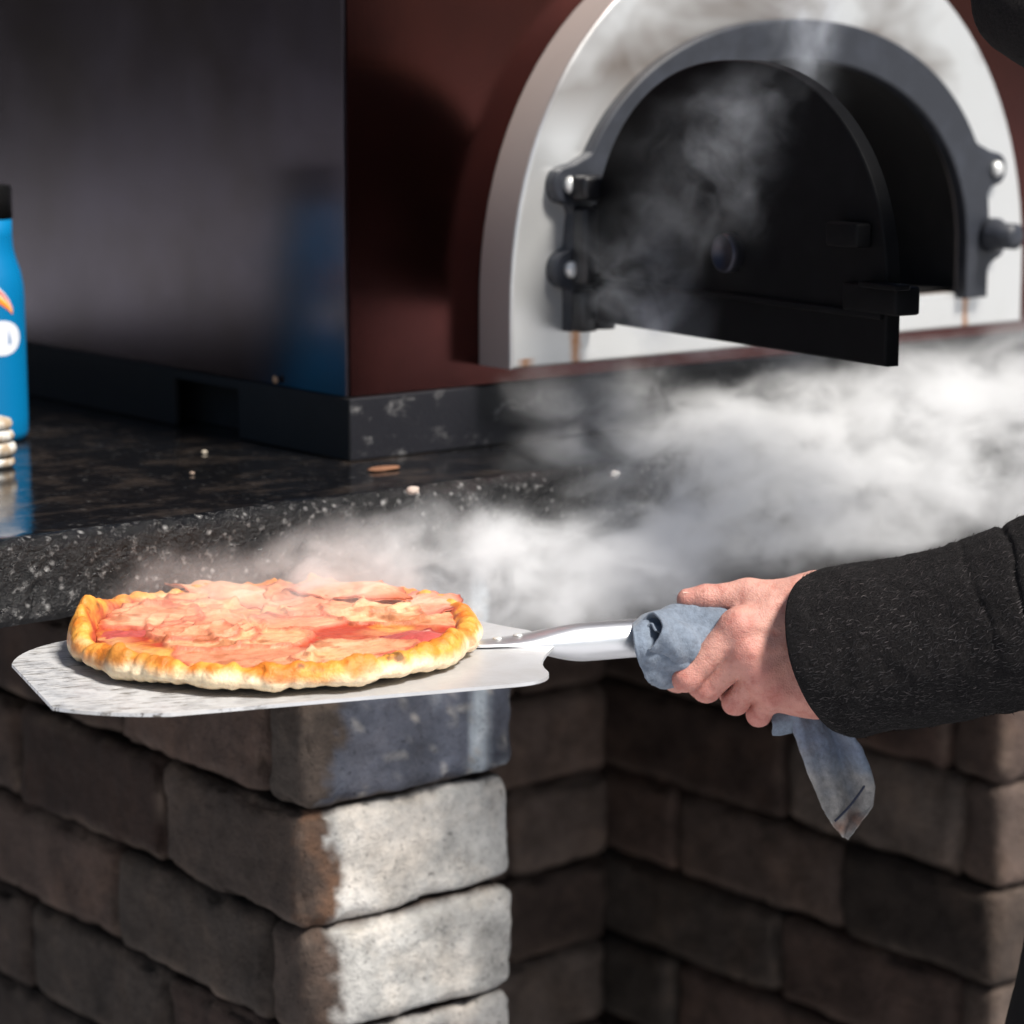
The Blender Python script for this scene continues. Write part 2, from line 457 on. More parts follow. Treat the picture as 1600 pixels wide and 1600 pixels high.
DK = lambda: np.array([.085, .062, .052]) * random.uniform(.30, .8) + np.array([0, 1, 1]) * random.uniform(-.004, .004)
GAP = .0012
PX0, PX1, PY0 = 1.026, 1.230, 1.528
zc = [.829, .736, .649, .557, .469, .381, .317, .232, .147, .062, -.023, -.105, -.16]
joints = [[1.60, 1.83], [1.585, 1.80], [1.737, 1.98], [1.583, 1.811], [1.738, 1.974], [1.60, 1.85]]
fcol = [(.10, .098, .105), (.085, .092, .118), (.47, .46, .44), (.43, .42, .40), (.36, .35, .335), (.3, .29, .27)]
B = []; front_ids = {}
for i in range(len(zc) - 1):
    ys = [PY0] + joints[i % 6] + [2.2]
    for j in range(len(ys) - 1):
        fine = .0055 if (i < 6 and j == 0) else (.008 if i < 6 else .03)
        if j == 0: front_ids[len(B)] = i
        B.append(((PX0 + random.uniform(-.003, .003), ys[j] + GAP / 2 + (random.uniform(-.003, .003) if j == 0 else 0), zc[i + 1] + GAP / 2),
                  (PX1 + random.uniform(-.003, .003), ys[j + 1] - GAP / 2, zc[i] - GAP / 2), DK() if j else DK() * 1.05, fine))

def front_tone(V, N, C, k):
    """paler bloom over the front faces, ending in a ragged brown margin at the corner"""
    if k not in front_ids: return C
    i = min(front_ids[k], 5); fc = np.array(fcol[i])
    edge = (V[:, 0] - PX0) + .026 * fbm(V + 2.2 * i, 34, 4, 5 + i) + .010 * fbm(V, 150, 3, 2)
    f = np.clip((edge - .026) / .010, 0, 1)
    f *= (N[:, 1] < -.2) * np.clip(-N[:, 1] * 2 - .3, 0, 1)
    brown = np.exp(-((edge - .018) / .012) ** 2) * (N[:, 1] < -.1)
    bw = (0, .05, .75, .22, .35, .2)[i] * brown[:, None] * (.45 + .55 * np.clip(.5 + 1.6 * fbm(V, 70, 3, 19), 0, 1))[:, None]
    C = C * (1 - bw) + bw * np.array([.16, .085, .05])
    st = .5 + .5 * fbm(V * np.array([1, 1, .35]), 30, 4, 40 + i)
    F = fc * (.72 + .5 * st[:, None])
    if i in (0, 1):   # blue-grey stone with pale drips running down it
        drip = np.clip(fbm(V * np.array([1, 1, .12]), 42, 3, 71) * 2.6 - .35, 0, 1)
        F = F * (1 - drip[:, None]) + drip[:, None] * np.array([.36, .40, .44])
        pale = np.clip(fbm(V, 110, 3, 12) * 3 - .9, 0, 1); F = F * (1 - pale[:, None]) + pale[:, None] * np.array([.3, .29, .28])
    if i == 3:
        dirt = np.clip(fbm(V * np.array([1, 1, .6]), 26, 4, 90) * 1.8, 0, 1) * np.clip((V[:, 0] - 1.10) / .03, 0, 1)
        F = F * (1 - .55 * dirt[:, None]) + .55 * dirt[:, None] * np.array([.2, .185, .165])
    return C * (1 - f[:, None]) + F * f[:, None]
wall('stone_pier', B, 'stone block pier with pale front corner under the pizza peel', (1.116, 1.86, GZ), front_tone)

zf = [.829, .735, .63, .528, .426, .328, .231, .135, .04, -.06, -.16]
FX0, NY = 1.815, 2.08
fj = [[1.70, 1.90], [1.62, 1.84], [1.60, 1.80], [1.581, 1.82], [1.737, 1.987], [1.576, 1.826], [1.70, 1.985], [1.6, 1.83]]
B = []
for i in range(len(zf) - 1):
    ys = [PY0] + fj[i % 8] + [2.2]
    for j in range(len(ys) - 1):
        B.append(((FX0 + random.uniform(-.004, .004), ys[j] + GAP / 2, zf[i + 1] + GAP / 2), (FX0 + .19, ys[j + 1] - GAP / 2, zf[i] - GAP / 2), DK() * (1.3 if j == 0 else 1.95), .009 if i < 8 else .03))
wall('stone_pier', B, 'dark brown stone block wall behind the hanging cloth and coat sleeve', (FX0 + .095, 1.86, GZ))
B = []
bj = [[1.45, 1.66], [1.52], [1.40, 1.68], [1.55], [1.42, 1.67]]
for i in range(len(zf) - 1):
    xs = [PX1 + .004] + bj[i % 5] + [FX0 - .006]
    for j in range(len(xs) - 1):
        B.append(((xs[j] + GAP / 2, NY + random.uniform(-.004, .004), zf[i + 1] + GAP / 2), (xs[j + 1] - GAP / 2, NY + .10, zf[i] - GAP / 2), DK() * 2.3, .009 if i < 8 else .03))
wall('stone_back_wall', B, 'shadowed stone wall at the back of the niche right of the pale pier', (1.51, NY + .05, GZ))

# ------------------------------------------------------------------ granite counter
CT, CB, CY = .89, .831, 1.504
def counter():
    xs = np.concatenate([np.linspace(.25, .68, 20), np.arange(.69, 2.05, .0032), np.linspace(2.06, 2.7, 20)])
    prof = [(2.75, CT)] + [(y, CT) for y in np.linspace(2.5, 1.53, 14)]
    rb = .012
    n0 = len(prof)
    for a in np.linspace(0, 90, 8): prof.append((CY + rb - rb * math.sin(R(a)), CT - rb + rb * math.cos(R(a))))
    for z in np.linspace(CT - rb - .003, CB + .006, 16): prof.append((CY, z))
    n1 = len(prof)
    prof += [(CY + .005, CB), (CY + .03, CB), (2.75, CB)]
    P = np.array(prof); V = np.zeros((len(xs), len(P), 3)); V[..., 0] = xs[:, None]; V[..., 1] = P[:, 0]; V[..., 2] = P[:, 1]
    shp = V.shape; V = V.reshape(-1, 3)
    wgt = np.tile(np.concatenate([np.zeros(n0 - 1), np.linspace(0, 1, 7), np.ones(n1 - n0 - 6), [1.0, .3, 0]])[:len(P)], len(xs))
    d = fbm(V, 30, 3, 4) * .0035 + fbm(V, 110, 3, 8) * .0028 + fbm(V, 300, 2, 18) * .0012
    V[:, 1] -= d * wgt; V[:, 2] += .4 * fbm(V + 9, 120, 3, 5) * .003 * wgt * (V[:, 2] > CB + .02)
    F = gridfaces(shp[0], shp[1]); m0 = n0 + 1
    top, front = [], []
    for q in F:
        (front if n0 <= q[0] % len(P) else top).append(q[::-1])
    # end caps and back
    L = len(P); top.append([k for k in range(L)]); top.append([(shp[0] - 1) * L + k for k in range(L)][::-1])
    o = mesh('granite_counter', V, top + front, GTOP, loc=(1.5, 2.1, CB))
    o.data.materials.append(GEDGE)
    o.data.polygons.foreach_set('material_index', [0] * len(top) + [1] * len(front))
    return tag(o, 'dark speckled granite counter slab with rough chiselled front edge under the oven', 'counter')
counter()

# ------------------------------------------------------------------ pizza oven
OX0, OX1, OY0, OY1 = 1.152, 2.04, 1.648, 2.62
oven = empty('pizza_oven', (1.595, 2.1, CT), 'brown pizza oven with steel arch and open black door on the granite counter', 'oven')
ZS = .941
def plate(lo, hi, r=.0015): return rbox(lo, hi, r)
AX, AR, AZ = 1.596, .3125, 1.0
def arch_pts(xl, xr, zb, zs, zt, n=48, ex=2.15):
    """legs up to zs then a superelliptic top"""
    c, a, b = (xl + xr) / 2, (xr - xl) / 2, zt - zs; L = [(xl, zb), (xl, zs - .001)] if zb < zs else []
    for k in range(n + 1):
        t = math.pi * (1 - k / n); cs, sn = math.cos(t), math.sin(t)
        L.append((c + a * abs(cs) ** (2 / ex) * (1 if cs > 0 else -1), zs + b * abs(sn) ** (2 / ex)))
    if zb < zs: L += [(xr, zs - .001), (xr, zb)]
    return L
open_in = arch_pts(1.367, 1.817, .992, 1.03, 1.203)
hole = arch_pts(1.360, 1.824, .990, 1.03, 1.210)
# cabinet skins
V, F = extrude_outline([(OX0 + .004, ZS), (OX1, ZS), (OX1, 1.62), (OX0 + .004, 1.62)], [hole], OY0 - .002, OY0 + .003)
mesh('front_panel', V, F, PANEL, oven, smooth=False)
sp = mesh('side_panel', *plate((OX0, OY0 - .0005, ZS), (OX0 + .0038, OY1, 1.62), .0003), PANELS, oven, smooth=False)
mesh('side_panel', *plate((OX1 + .002, OY0 + .004, ZS), (OX1 + .006, OY1, 1.62)), PANEL, oven, smooth=False)
mesh('back_panel', *plate((OX0 + .006, OY1 - .004, ZS), (OX1, OY1 + .002, 1.62)), PANEL, oven, smooth=False)
mesh('roof_panel', *plate((OX0 - .01, OY0 - .012, 1.622), (OX1 + .01, OY1 + .01, 1.632)), PANEL, oven, smooth=False)
V, F = lathe([(.085, 1.632), (.085, 1.66), (.07, 1.665), (.07, 2.1), (.1, 2.105), (.1, 2.13), (.02, 2.16)], 48, (1.6, 2.05, 0))
mesh('chimney', V, F, BLACK, oven)
# base plinth with a square vent on its side
def m_base():
    M = mat('ashy_base_steel', (.012, .012, .016), .45); t = NT(M); v = t.obj()
    ash = t.ramp(t.noise(t.obj((1, 1, 1.6)), 26, 7, .72, .4), [(.55, 0.0), (.66, 1.0)])
    ash2 = t.ramp(t.noise(v, 120, 5, .7), [(.35, 0.0), (.6, 1.0)])
    t.l(t.mix(t.math('MULTIPLY', ash, ash2), (.010, .010, .014), (.20, .195, .195)), t.b.inputs['Base Color']); t.bump(t.noise(v, 300, 4, .6), .3, .001); return M
BASE = m_base()
bx0 = OX0 - .001
parts = [plate((bx0 + .0005, OY0 - .007, CT + .0005), (OX1 + .004, OY0 + .004, ZS - .001), .001)]
mesh('base_front', *join(parts), BASE, oven, smooth=False)
parts = [plate((bx0, OY0 - .006, CT + .0005), (bx0 + .006, 1.803, ZS - .001), .001), plate((bx0, 1.9065, CT + .0005), (bx0 + .006, OY1, ZS - .001), .001),
         plate((bx0 + .0003, 1.8031, ZS - .009), (bx0 + .0063, 1.9064, ZS - .0012), 0)]
mesh('base_side', *join(parts), m_iron('base_side_steel', (.006, .0055, .006), .75), oven, smooth=False)
mesh('vent_dark', *rbox((bx0 + .03, 1.76, CT + .0005), (bx0 + .05, 2.4, ZS - .002), 0), SOOT, oven, smooth=False)  # near-black slab standing in for the unlit inside of the vent
# steel arch surround
FY = 1.6035
outer = arch_pts(1.284, 1.909, .957, 1.0, 1.318)
V, F = extrude_outline(outer, [hole], FY, OY0 - .0025, .003)
SIDE = m_steel('shaded_brown_steel', (1, .04, 1), (.36, .31, .285), .5, metal=0.0)  # brown brushed steel, darkened for the shade on the arch's side faces
ARCH = m_steel('brushed_arch_steel', (1, .04, 1), (.68, .685, .68), .36, metal=.6, rust=[(1.352, .99, .008, .90), (1.829, .985, .006, .90), (1.30, .965, .012, .90)])
ar = mesh('arch_surround', V, F, ARCH, oven, smooth=False); ar.data.materials.append(SIDE)
for p in ar.data.polygons:
    if abs(p.normal.y) < .05: p.material_index = 1
# vault inside
def vault():
    sec = arch_pts(1.362, 1.822, .993, 1.03, 1.208, 40); n = len(sec); V, F = [], []
    for y, k in ((1.612, 1), (1.75, 1), (2.35, 1.0)):
        V += [(1.592 + (x - 1.592) * k, y, z) for x, z in sec]
    for i in range(2):
        for j in range(n): F.append([i * n + j, i * n + (j + 1) % n, (i + 1) * n + (j + 1) % n, (i + 1) * n + j])
    F.append([2 * n + j for j in range(n)]); return np.array(V), F
mesh('oven_vault', *vault(), SOOT, oven)
# cast frame with four bolt ears
def frame_outline():
    o = arch_pts(1.337, 1.846, .985, 1.045, 1.238, 96); out = []
    for x, z in o:
        out.append([x, z])
    dense = []
    for i in range(len(out)):
        a, b = np.array(out[i]), np.array(out[(i + 1) % len(out)]); k = max(1, int(np.linalg.norm(b - a) / .003))
        if i == len(out) - 1: dense.append(a); break
        dense += [a + (b - a) * t / k for t in range(k)]
    P = np.array(dense)
    for ex, ez in BOLTS:      # push the outline out round each bolt
        d = P - np.array([ex, ez]); L = np.linalg.norm(d, axis=1); r = .0165
        # grow ear as a bulge
        side = -1 if ex < AX else 1
        dz = P[:, 1] - ez; mk = (np.abs(dz) < .024) & ((P[:, 0] - AX) * side > .15)
        bul = np.where(np.abs(dz) < r, np.sqrt(np.maximum(r * r - dz * dz, 0)), 0)
        tgt = ex + side * bul
        soft = np.clip((np.abs(dz) - r * .82) / (.024 - r * .82), 0, 1)
        nx = tgt * (1 - soft) + P[:, 0] * soft
        P[:, 0] = np.where(mk & ((nx - P[:, 0]) * side > 0), nx, P[:, 0])
    return [tuple(p) for p in P]
BOLTS = [(1.335, 1.104), (1.336, 1.036), (1.851, 1.104), (1.853, 1.035)]
inner = arch_pts(1.368, 1.815, .985, 1.03, 1.203, 64)
fo = frame_outline()
V, F = extrude_outline(fo + inner[::-1], [], FY - .012, FY - .0005, .0025)
fr = mesh('door_frame', V, F, IRON, oven, smooth=False)
RY = np.array([[1, 0, 0], [0, 0, 1], [0, -1, 0]], float)  # lathe axis to -Y
for bxx, bz in BOLTS:
    V, F = lathe([(.0072, 0), (.0072, .003), (.0062, .0052), (.0035, .0066), (.0012, .0070)], 20, (bxx, FY - .012, bz), frame=RY)
    mesh('bolt', V, F, BOLT, fr)
# hinge barrel
V1 = tube([(1.358, FY - .026, z) for z in np.linspace(1.022, 1.088, 6)], .0085, 20)
V2 = tube([(1.358, FY - .026, z) for z in np.linspace(.988, 1.019, 4)], .0105, 20)
V3 = tube([(1.358, FY - .026, z) for z in np.linspace(1.091, 1.104, 4)], .0105, 20)
V4 = rbox((1.336, FY - .030, 1.024), (1.354, FY - .0125, 1.086), .003)
V5 = rbox((1.332, FY - .034, 1.092), (1.364, FY - .0125, 1.112), .004)
V6 = rbox((1.334, FY - .03, .986), (1.352, FY - .0125, 1.019), .003)
mesh('hinge', *join([V1, V2, V3, V4, V5, V6]), BLACK, fr)
V, F = lathe([(.016, 0), (.016, .008), (.012, .014), (.012, .03), (.004, .032)], 24, (1.846, FY - .0125, 1.043), frame=RY)
mesh('latch_boss', V, F, IRON, fr)
# open door: a black arched plate swung out past 90 degrees
HX, HY, DZ = 1.357, 1.588, .994
dd = np.array([-.053, -.387, 0]); dd /= np.linalg.norm(dd); dn = np.array([dd[1], -dd[0], 0])   # dn points to the left, outward face
if dn[0] > 0: dn = -dn
def ondoor(V):   # local (s, n, z) -> world, n along outward normal
    V = np.asarray(V); return np.array([HX, HY, 0]) + V[:, :1] * dd + V[:, 1:2] * dn + V[:, 2:3] * np.array([0, 0, 1.0])
dout = arch_pts(.006, .382, DZ, 1.04, 1.203, 64, 2.2)
V, F = extrude_outline(dout, [], .006, -.006, .002)
door = mesh('door', ondoor(V), F, DOORB, oven, smooth=False)
V, F = rbox((.012, .0062, 1.0265), (.38, .0105, 1.0315), .001); mesh('door_rib', ondoor(V), F, DOORB, door)
V, F = rbox((.340, -.010, 1.0305), (.399, .012, 1.050), .002); V2 = rbox((.365, .004, 1.0485), (.405, .018, 1.0525), .001)
mesh('latch', *(lambda q: (ondoor(q[0]), q[1]))(join([(V, F), V2])), DOORB, door)
V, F = rbox((.33, .0062, 1.075), (.365, .02, 1.092), .002); mesh('door_hook', ondoor(V), F, DOORB, door)
# round glass-faced gauge on the door
DF = np.stack([dd, np.array([0, 0, 1.0]), dn])
V, F = lathe([(.0142, 0), (.0145, .008), (.0138, .0100), (.0124, .0103), (.0120, .0070)], 40, tuple(ondoor(np.array([[.202, .006, 1.0615]]))[0]), frame=DF)
mesh('gauge', V, F, mat('gauge_rim', (.045, .045, .06), .42, .8), door)

# ------------------------------------------------------------------ peel
BZ = .826
ax = np.array([.941, -.339, 0]); ax /= np.linalg.norm(ax); nx_ = np.array([.339, .941, 0]); nx_ /= np.linalg.norm(nx_)
P0 = np.array([.7225, 1.332, BZ])     # middle of the tip edge
peel = empty('pizza_peel', P0, 'metal pizza peel carrying the steaming pizza, held over the pale pier', 'pizza peel')
# the blade outline in (along, across); across 0 = handle axis
def corner(p, q, r, n=8):  # quarter-ish rounding by quadratic bezier p->q via control r
    p, q, r = map(np.array, (p, q, r)); return [tuple((1 - t) ** 2 * p + 2 * t * (1 - t) * r + t * t * q) for t in np.linspace(0, 1, n)]
hw, hb = .0, 0
tf = np.array([.705, 1.317]); tb = np.array([.741, 1.435])
def loc2(x, y): d = np.array([x, y, BZ]) - P0; return (d @ ax, d @ nx_)
A_tf, A_tb, A_f1, A_f2, A_sh = loc2(.705, 1.317), loc2(.741, 1.435), loc2(.713, 1.279), loc2(.968, 1.186), loc2(1.041, 1.258)
yb = A_tb[1] + .062; L1 = A_f2[0]
out = corner((A_tf[0] + .002, A_tf[1]), (A_f1[0] + .045, A_f1[1] - .004), (A_f1[0] + .006, A_f1[1] + .006), 12)
out += [(A_f2[0] - .03, A_f2[1])]
out += corner((A_f2[0] - .012, A_f2[1]), (L1 + .017, A_f2[1] + .022), (L1 + .012, A_f2[1] + .001), 8)
out += corner((L1 + .0175, A_f2[1] + .026), (A_sh[0], A_sh[1] - .004), (L1 + .018, A_f2[1] + .050), 8)
axo = A_sh[1] + .010       # handle axis offset
ms = lambda p: (p[0], 2 * (axo + .012) - p[1])
out += [(A_sh[0] + .001, A_sh[1] + .001), (A_sh[0] + .001, ms(A_sh)[1])]
out += [ms(q) for q in corner((L1 + .0175, A_f2[1] + .026), (A_sh[0], A_sh[1] - .004), (L1 + .018, A_f2[1] + .050), 8)][::-1]
out += corner((L1 + .015, yb - .03), (L1 - .02, yb), (L1 + .012, yb - .001), 8)
out += corner((A_tb[0] + .075, yb), (A_tb[0] + .001, A_tb[1] - .004), (A_tb[0] + .014, yb - .012), 12)
out = np.array(out)
def blade():
    import bmesh
    bm = bmesh.new(); vs = [bm.verts.new(P0 + ax * a + nx_ * b) for a, b in out]
    es = [bm.edges.new((vs[i], vs[(i + 1) % len(vs)])) for i in range(len(vs))]
    bmesh.ops.triangle_fill(bm, use_beauty=True, edges=es)
    bmesh.ops.recalc_face_normals(bm, faces=bm.faces[:])
    if sum(f.normal.z for f in bm.faces) < 0: bmesh.ops.reverse_faces(bm, faces=bm.faces[:])
    g = bmesh.ops.extrude_face_region(bm, geom=bm.faces[:])
    for v in g['geom']:
        if isinstance(v, bmesh.types.BMVert): v.co.z -= .0022
    bmesh.ops.recalc_face_normals(bm, faces=bm.faces[:])
    bm.verts.index_update(); V = np.array([v.co[:] for v in bm.verts]); F = [[v.index for v in f.verts] for f in bm.faces]; bm.free(); return V, F
V, F = blade()
BL = m_blade()
# build in the blade's own axes so the brushing follows its length
Mb = np.stack([ax, nx_, [0, 0, 1]])
bl = mesh('blade', (V - P0) @ Mb.T, F, BL, None, smooth=False); bl.parent = peel
bl.rotation_euler = (0, 0, math.atan2(ax[1], ax[0]))
H0 = P0 + ax * A_sh[0] + nx_ * axo + np.array([0, 0, -.001])
hs = np.linspace(-.052, .20, 60); V, F = [], []
nn = 28
for s_ in hs:
    t = np.clip((s_ + .038) / .066, 0, 1); t = t * t * (3 - 2 * t)
    a_, b_ = .011 + .0015 * (1 - t) * 0 - .006 * (s_ < -.05), .0022 + (.0128 - .0022) * t
    a_ = (.006 + .0072 * np.clip((s_ + .052) / .04, 0, 1) ** .6)
    zc_ = .003 - .004 * t
    for k in range(nn):
        g_ = 2 * math.pi * k / nn
        V.append(H0 + ax * s_ + nx_ * (a_ * math.cos(g_)) + np.array([0, 0, zc_ + b_ * math.sin(g_)]))
F = gridfaces(len(hs), nn, True) + [list(range(nn))[::-1], [(len(hs) - 1) * nn + k for k in range(nn)]]
HND = m_steel('handle_steel', (.05, 1, 1), (.84, .85, .87), .34)
mesh('handle', V, F, HND, peel)
rv = []
for s_ in (-.034, -.020):
    v, f = lathe([(.0032, 0), (.0030, .0007), (.0017, .0012), (.0004, .0013)], 16, tuple(H0 + ax * s_ + np.array([0, 0, .0056 + .0012 * (s_ > -.03)])))
    rv.append((v, f))
for v, f in rv: mesh('rivet', v, f, BOLT, peel)

# ------------------------------------------------------------------ pizza
PC = np.array([.8945, 1.3605, BZ + .0004]); PR = .1335
pdir = lambda th: np.stack([np.cos(th), np.sin(th)], -1)
TH_L = math.atan2(RT[1], RT[0]) + math.pi       # the side of the pizza to the left of the picture
def rim(th):
    c = np.stack([np.cos(th) * 1.5, np.sin(th) * 1.5, np.zeros_like(th)], -1)
    return PR * (1 + .030 * fbm(c + 3, 1.6, 3, 21) + .020 * fbm(c, 5, 3, 5))
def angd(a, b): return (a - b + math.pi) % (2 * math.pi) - math.pi
def slices():
    r_ = random.Random(5); L = []
    for k in range(26):
        a_, d_ = r_.uniform(0, 6.28), PR * .80 * math.sqrt(r_.random())
        L.append((d_ * math.cos(a_), d_ * math.sin(a_), r_.uniform(.030, .052), r_.uniform(.022, .038), r_.uniform(0, 3.14), r_.random()))
    return L
def topping(x, y):
    """height and pigment of the melted top: ham slices sunk into cheese over tomato"""
    G = np.stack([x, y, np.zeros_like(x)], -1)
    wx, wy = x + .010 * fbm(G, 28, 3, 41), y + .010 * fbm(G + 3, 28, 3, 42)
    z = .0148 + .0020 * fbm(G, 15, 2, 43) + .0011 * np.abs(fbm(G, 44, 3, 44)) + .0004 * fbm(G, 150, 2, 45)
    n, n2, n3 = fbm(G, 38, 4, 46), fbm(G, 95, 3, 47), fbm(G * np.array([1, 2.4, 1]), 30, 3, 48)
    chz, red = np.array([.80, .36, .055]), np.array([.47, .055, .025])
    k = np.clip(n * 2.2 + .35, 0, 1)[:, None]; C = red * (1 - k) + chz * k
    for i, (cx, cy, rx, ry, ro, h) in enumerate(slices()):
        u, v_ = (wx - cx) * math.cos(ro) + (wy - cy) * math.sin(ro), -(wx - cx) * math.sin(ro) + (wy - cy) * math.cos(ro)
        d = np.sqrt((u / rx) ** 2 + (v_ / ry) ** 2) + .10 * fbm(G + i, 60, 2, i)
        m_ = np.clip((1 - d) / .05, 0, 1)
        lift = np.exp(-((d - .93) / .08) ** 2) * .0016 * np.clip(.5 + 1.5 * fbm(G + i * 2, 24, 2, i + 9), 0, 1)
        z = z + m_ * (.0009 + lift)
        mid = np.array([.84, .43, .22]) * (1 - h) + np.array([.74, .27, .15]) * h
        c = mid * (1 + .20 * n3 + .12 * n2)[:, None]
        fat = np.clip(n3 * 3 - .7, 0, 1)[:, None] * .55; c = c * (1 - fat) + fat * np.array([.86, .55, .34])
        e = np.clip((d - .80) / .16, 0, 1)[:, None]; c = c * (1 - e * .8) + e * .8 * np.array([.50, .10, .06])
        C = C * (1 - m_[:, None]) + c * m_[:, None]
    melt = np.clip((fbm(G + 9, 17, 3, 49) - .10) * 3, 0, 1)[:, None] * .6          # cheese run over the ham
    C = C * (1 - melt) + melt * np.array([.84, .50, .22])
    toast = np.clip((fbm(G + 5, 60, 4, 50) - .30) * 6, 0, 1)[:, None] * .6; C = C * (1 - toast) + toast * np.array([.36, .10, .03])
    return z, C
def pizza_base():
    nth = 560; th = np.linspace(0, 2 * math.pi, nth, endpoint=False); Rm = rim(th)
    c = np.stack([np.cos(th) * 2, np.sin(th) * 2, np.zeros_like(th)], -1)
    bub = fbm(c + 7, 4.2, 3, 33); bub2 = fbm(c + 2, 13, 3, 35)
    hr = .0200 + .0058 * bub + .0016 * bub2 + .015 * np.exp(-(angd(th, TH_L + .08) / .30) ** 2) - .005 * np.exp(-(angd(th, TH_L + .50) / .14) ** 2)
    P = []; nin = 84
    for f in np.linspace(0, .87, nin):
        x, y = np.cos(th) * Rm * f, np.sin(th) * Rm * f; z, _ = topping(x, y)
        P.append(np.stack([x, y, z], -1))
    for a in np.linspace(0, 1, 34):      # rim roll: from the topping over the top to the outside and under
        ang = math.pi * (1 - a * 1.42)
        rf = .935 + .065 * math.cos(ang) + (.004 * bub2 if a > .2 else 0)
        z = .0095 + (math.sin(ang) if ang > 0 else math.sin(ang) * .55) * (hr - .0095)
        P.append(np.stack([np.cos(th) * Rm * rf, np.sin(th) * Rm * rf, np.maximum(z, .0006)], -1))
    for f in (.80, .4, .001):
        P.append(np.stack([np.cos(th) * Rm * f, np.sin(th) * Rm * f, np.full_like(th, .0005)], -1))
    V = np.stack(P); nr = len(P); V2 = V.reshape(-1, 3); F = [q[::-1] for q in gridfaces(nr, nth, True)]
    N = normals(V2, F); row = np.repeat(np.arange(nr), nth); onrim = (row >= nin) & (V2[:, 2] > .002)
    lump = fbm(V2, 30, 3, 2) * .0024 + fbm(V2, 120, 3, 6) * .0010 - np.clip(fbm(V2 + 3, 60, 2, 16) - .30, 0, 1) * .006
    V2 = V2 + N * (lump * onrim)[:, None]
    r = np.linalg.norm(V2[:, :2], axis=1) / np.repeat(Rm[None], nr, 0).ravel(); z = V2[:, 2]
    n1 = fbm(V2, 40, 4, 51); n2 = fbm(V2, 120, 3, 61)
    cream, gold, orange, char = map(np.array, ([.86, .69, .46], [.82, .36, .060], [.78, .20, .018], [.07, .026, .010]))
    f = np.clip((z / .0205 - .42 + .45 * n1) * 3.4, 0, 1)[:, None]; C = cream * (1 - f) + gold * f
    f = np.clip((n1 + .7 * n2 + .16) * 3, 0, 1)[:, None] * np.clip((z / .0205 - .3) * 2, 0, 1)[:, None]; C = C * (1 - f * .8) + orange * f * .8
    _, CT_ = topping(V2[:, 0], V2[:, 1])
    inn = (np.clip((.90 + .05 * n1 + .03 * n2 - r) / .03, 0, 1) * (row < nin + 12))[:, None]; C = C * (1 - inn) + CT_ * inn
    sauce = (np.exp(-((r - .880 - .035 * n1) / .030) ** 2) * (row < nin + 14) * np.clip(.75 + 1.4 * n2, 0, 1))[:, None] * .9; C = C * (1 - sauce) + sauce * np.array([.42, .045, .02])
    ch = np.clip((fbm(V2, 70, 4, 88) - .42) * 6, 0, 1)[:, None] * ((r > .88) & (z > .004))[:, None]; C = C * (1 - ch * .8) + char * ch * .8
    br = np.clip((fbm(V2 + 8, 44, 4, 89) - .04) * 5, 0, 1)[:, None] * ((r > .9) & (z > .009))[:, None] * .55; C = C * (1 - br) + br * np.array([.50, .15, .022])
    lo = np.clip(1 - z / .0024, 0, 1)[:, None]; C = C * (1 - lo * .85) + char * lo * .85
    return V2 + PC, F, C
V, F, C = pizza_base()
pizza = mesh('pizza', V, F, m_tint('pizza_crust', .42, 230, .55, .003, .55, .08), None, C, loc=PC)
tag(pizza, 'steaming round pizza with golden crust and ham, lying on the metal peel', 'pizza')
HAM = m_tint('ham', .36, 190, .45, .002, .45, .12)
def patch(c, rx, ry, rot, z0, amp, seed, mid, edge, drape=0, ruf=1.0):
    nr, nth = 34, 140; th = np.linspace(0, 2 * math.pi, nth, endpoint=False)
    q = np.stack([np.cos(th) * 1.3, np.sin(th) * 1.3, np.full_like(th, seed * 1.7)], -1)
    Rr = 1 + .22 * fbm(q, 1.7, 3, seed) + .06 * fbm(q, 6, 2, seed + 4)
    P = []
    for f in np.linspace(0, 1, nr):
        x = np.cos(th) * rx * Rr * f; y = np.sin(th) * ry * Rr * f
        P.append(np.stack([x * math.cos(rot) - y * math.sin(rot), x * math.sin(rot) + y * math.cos(rot), np.full_like(th, f)], -1))
    V = np.stack(P).reshape(-1, 3); f = V[:, 2].copy(); V[:, 2] = 0; G = V + np.array([c[0], c[1], seed])
    fold = (fbm(G, 13, 2, seed) * .9 + .5) * amp + np.abs(fbm(G, 42, 3, seed + 3)) * amp * .45 + fbm(G, 110, 3, seed + 2) * .0009
    ruff = fbm(G, 55, 2, seed + 7) * f ** 5 * .0055 * ruf
    V[:, 2] = z0 + fold + ruff - .0052 * f ** 2 * (1 if drape else 0)
    V[:, :2] += np.array(c)
    F = gridfaces(nr, nth, True)
    n = fbm(G, 45, 4, seed + 11); n2 = fbm(G * np.array([1, 2.5, 1]), 30, 3, seed + 13)
    k = np.clip((f - .80 + .12 * n) / .16, 0, 1)[:, None]; C = np.array(mid) * (1 + .22 * n[:, None]) * (1 - k) + np.array(edge) * k
    fat = np.clip((n2 - .22) * 4, 0, 1)[:, None] * (1 - k); C = C * (1 - .6 * fat) + .6 * fat * np.array([.82, .55, .40])
    # thickness
    V0 = V - np.array([0, 0, .0012]); L = len(V); V = np.vstack([V, V0]); F2 = [[i + L for i in q][::-1] for q in F]
    e = (nr - 1) * nth; F3 = [[e + j, L + e + j, L + e + (j + 1) % nth, e + (j + 1) % nth] for j in range(nth)]
    return V + PC, F + F2 + F3, np.vstack([C, C])
rt2, fw2 = RT[:2], FW[:2] / np.linalg.norm(FW[:2])
pl = lambda a, b: tuple(rt2 * a + fw2 * b)      # position on the pizza: a to the right, b away
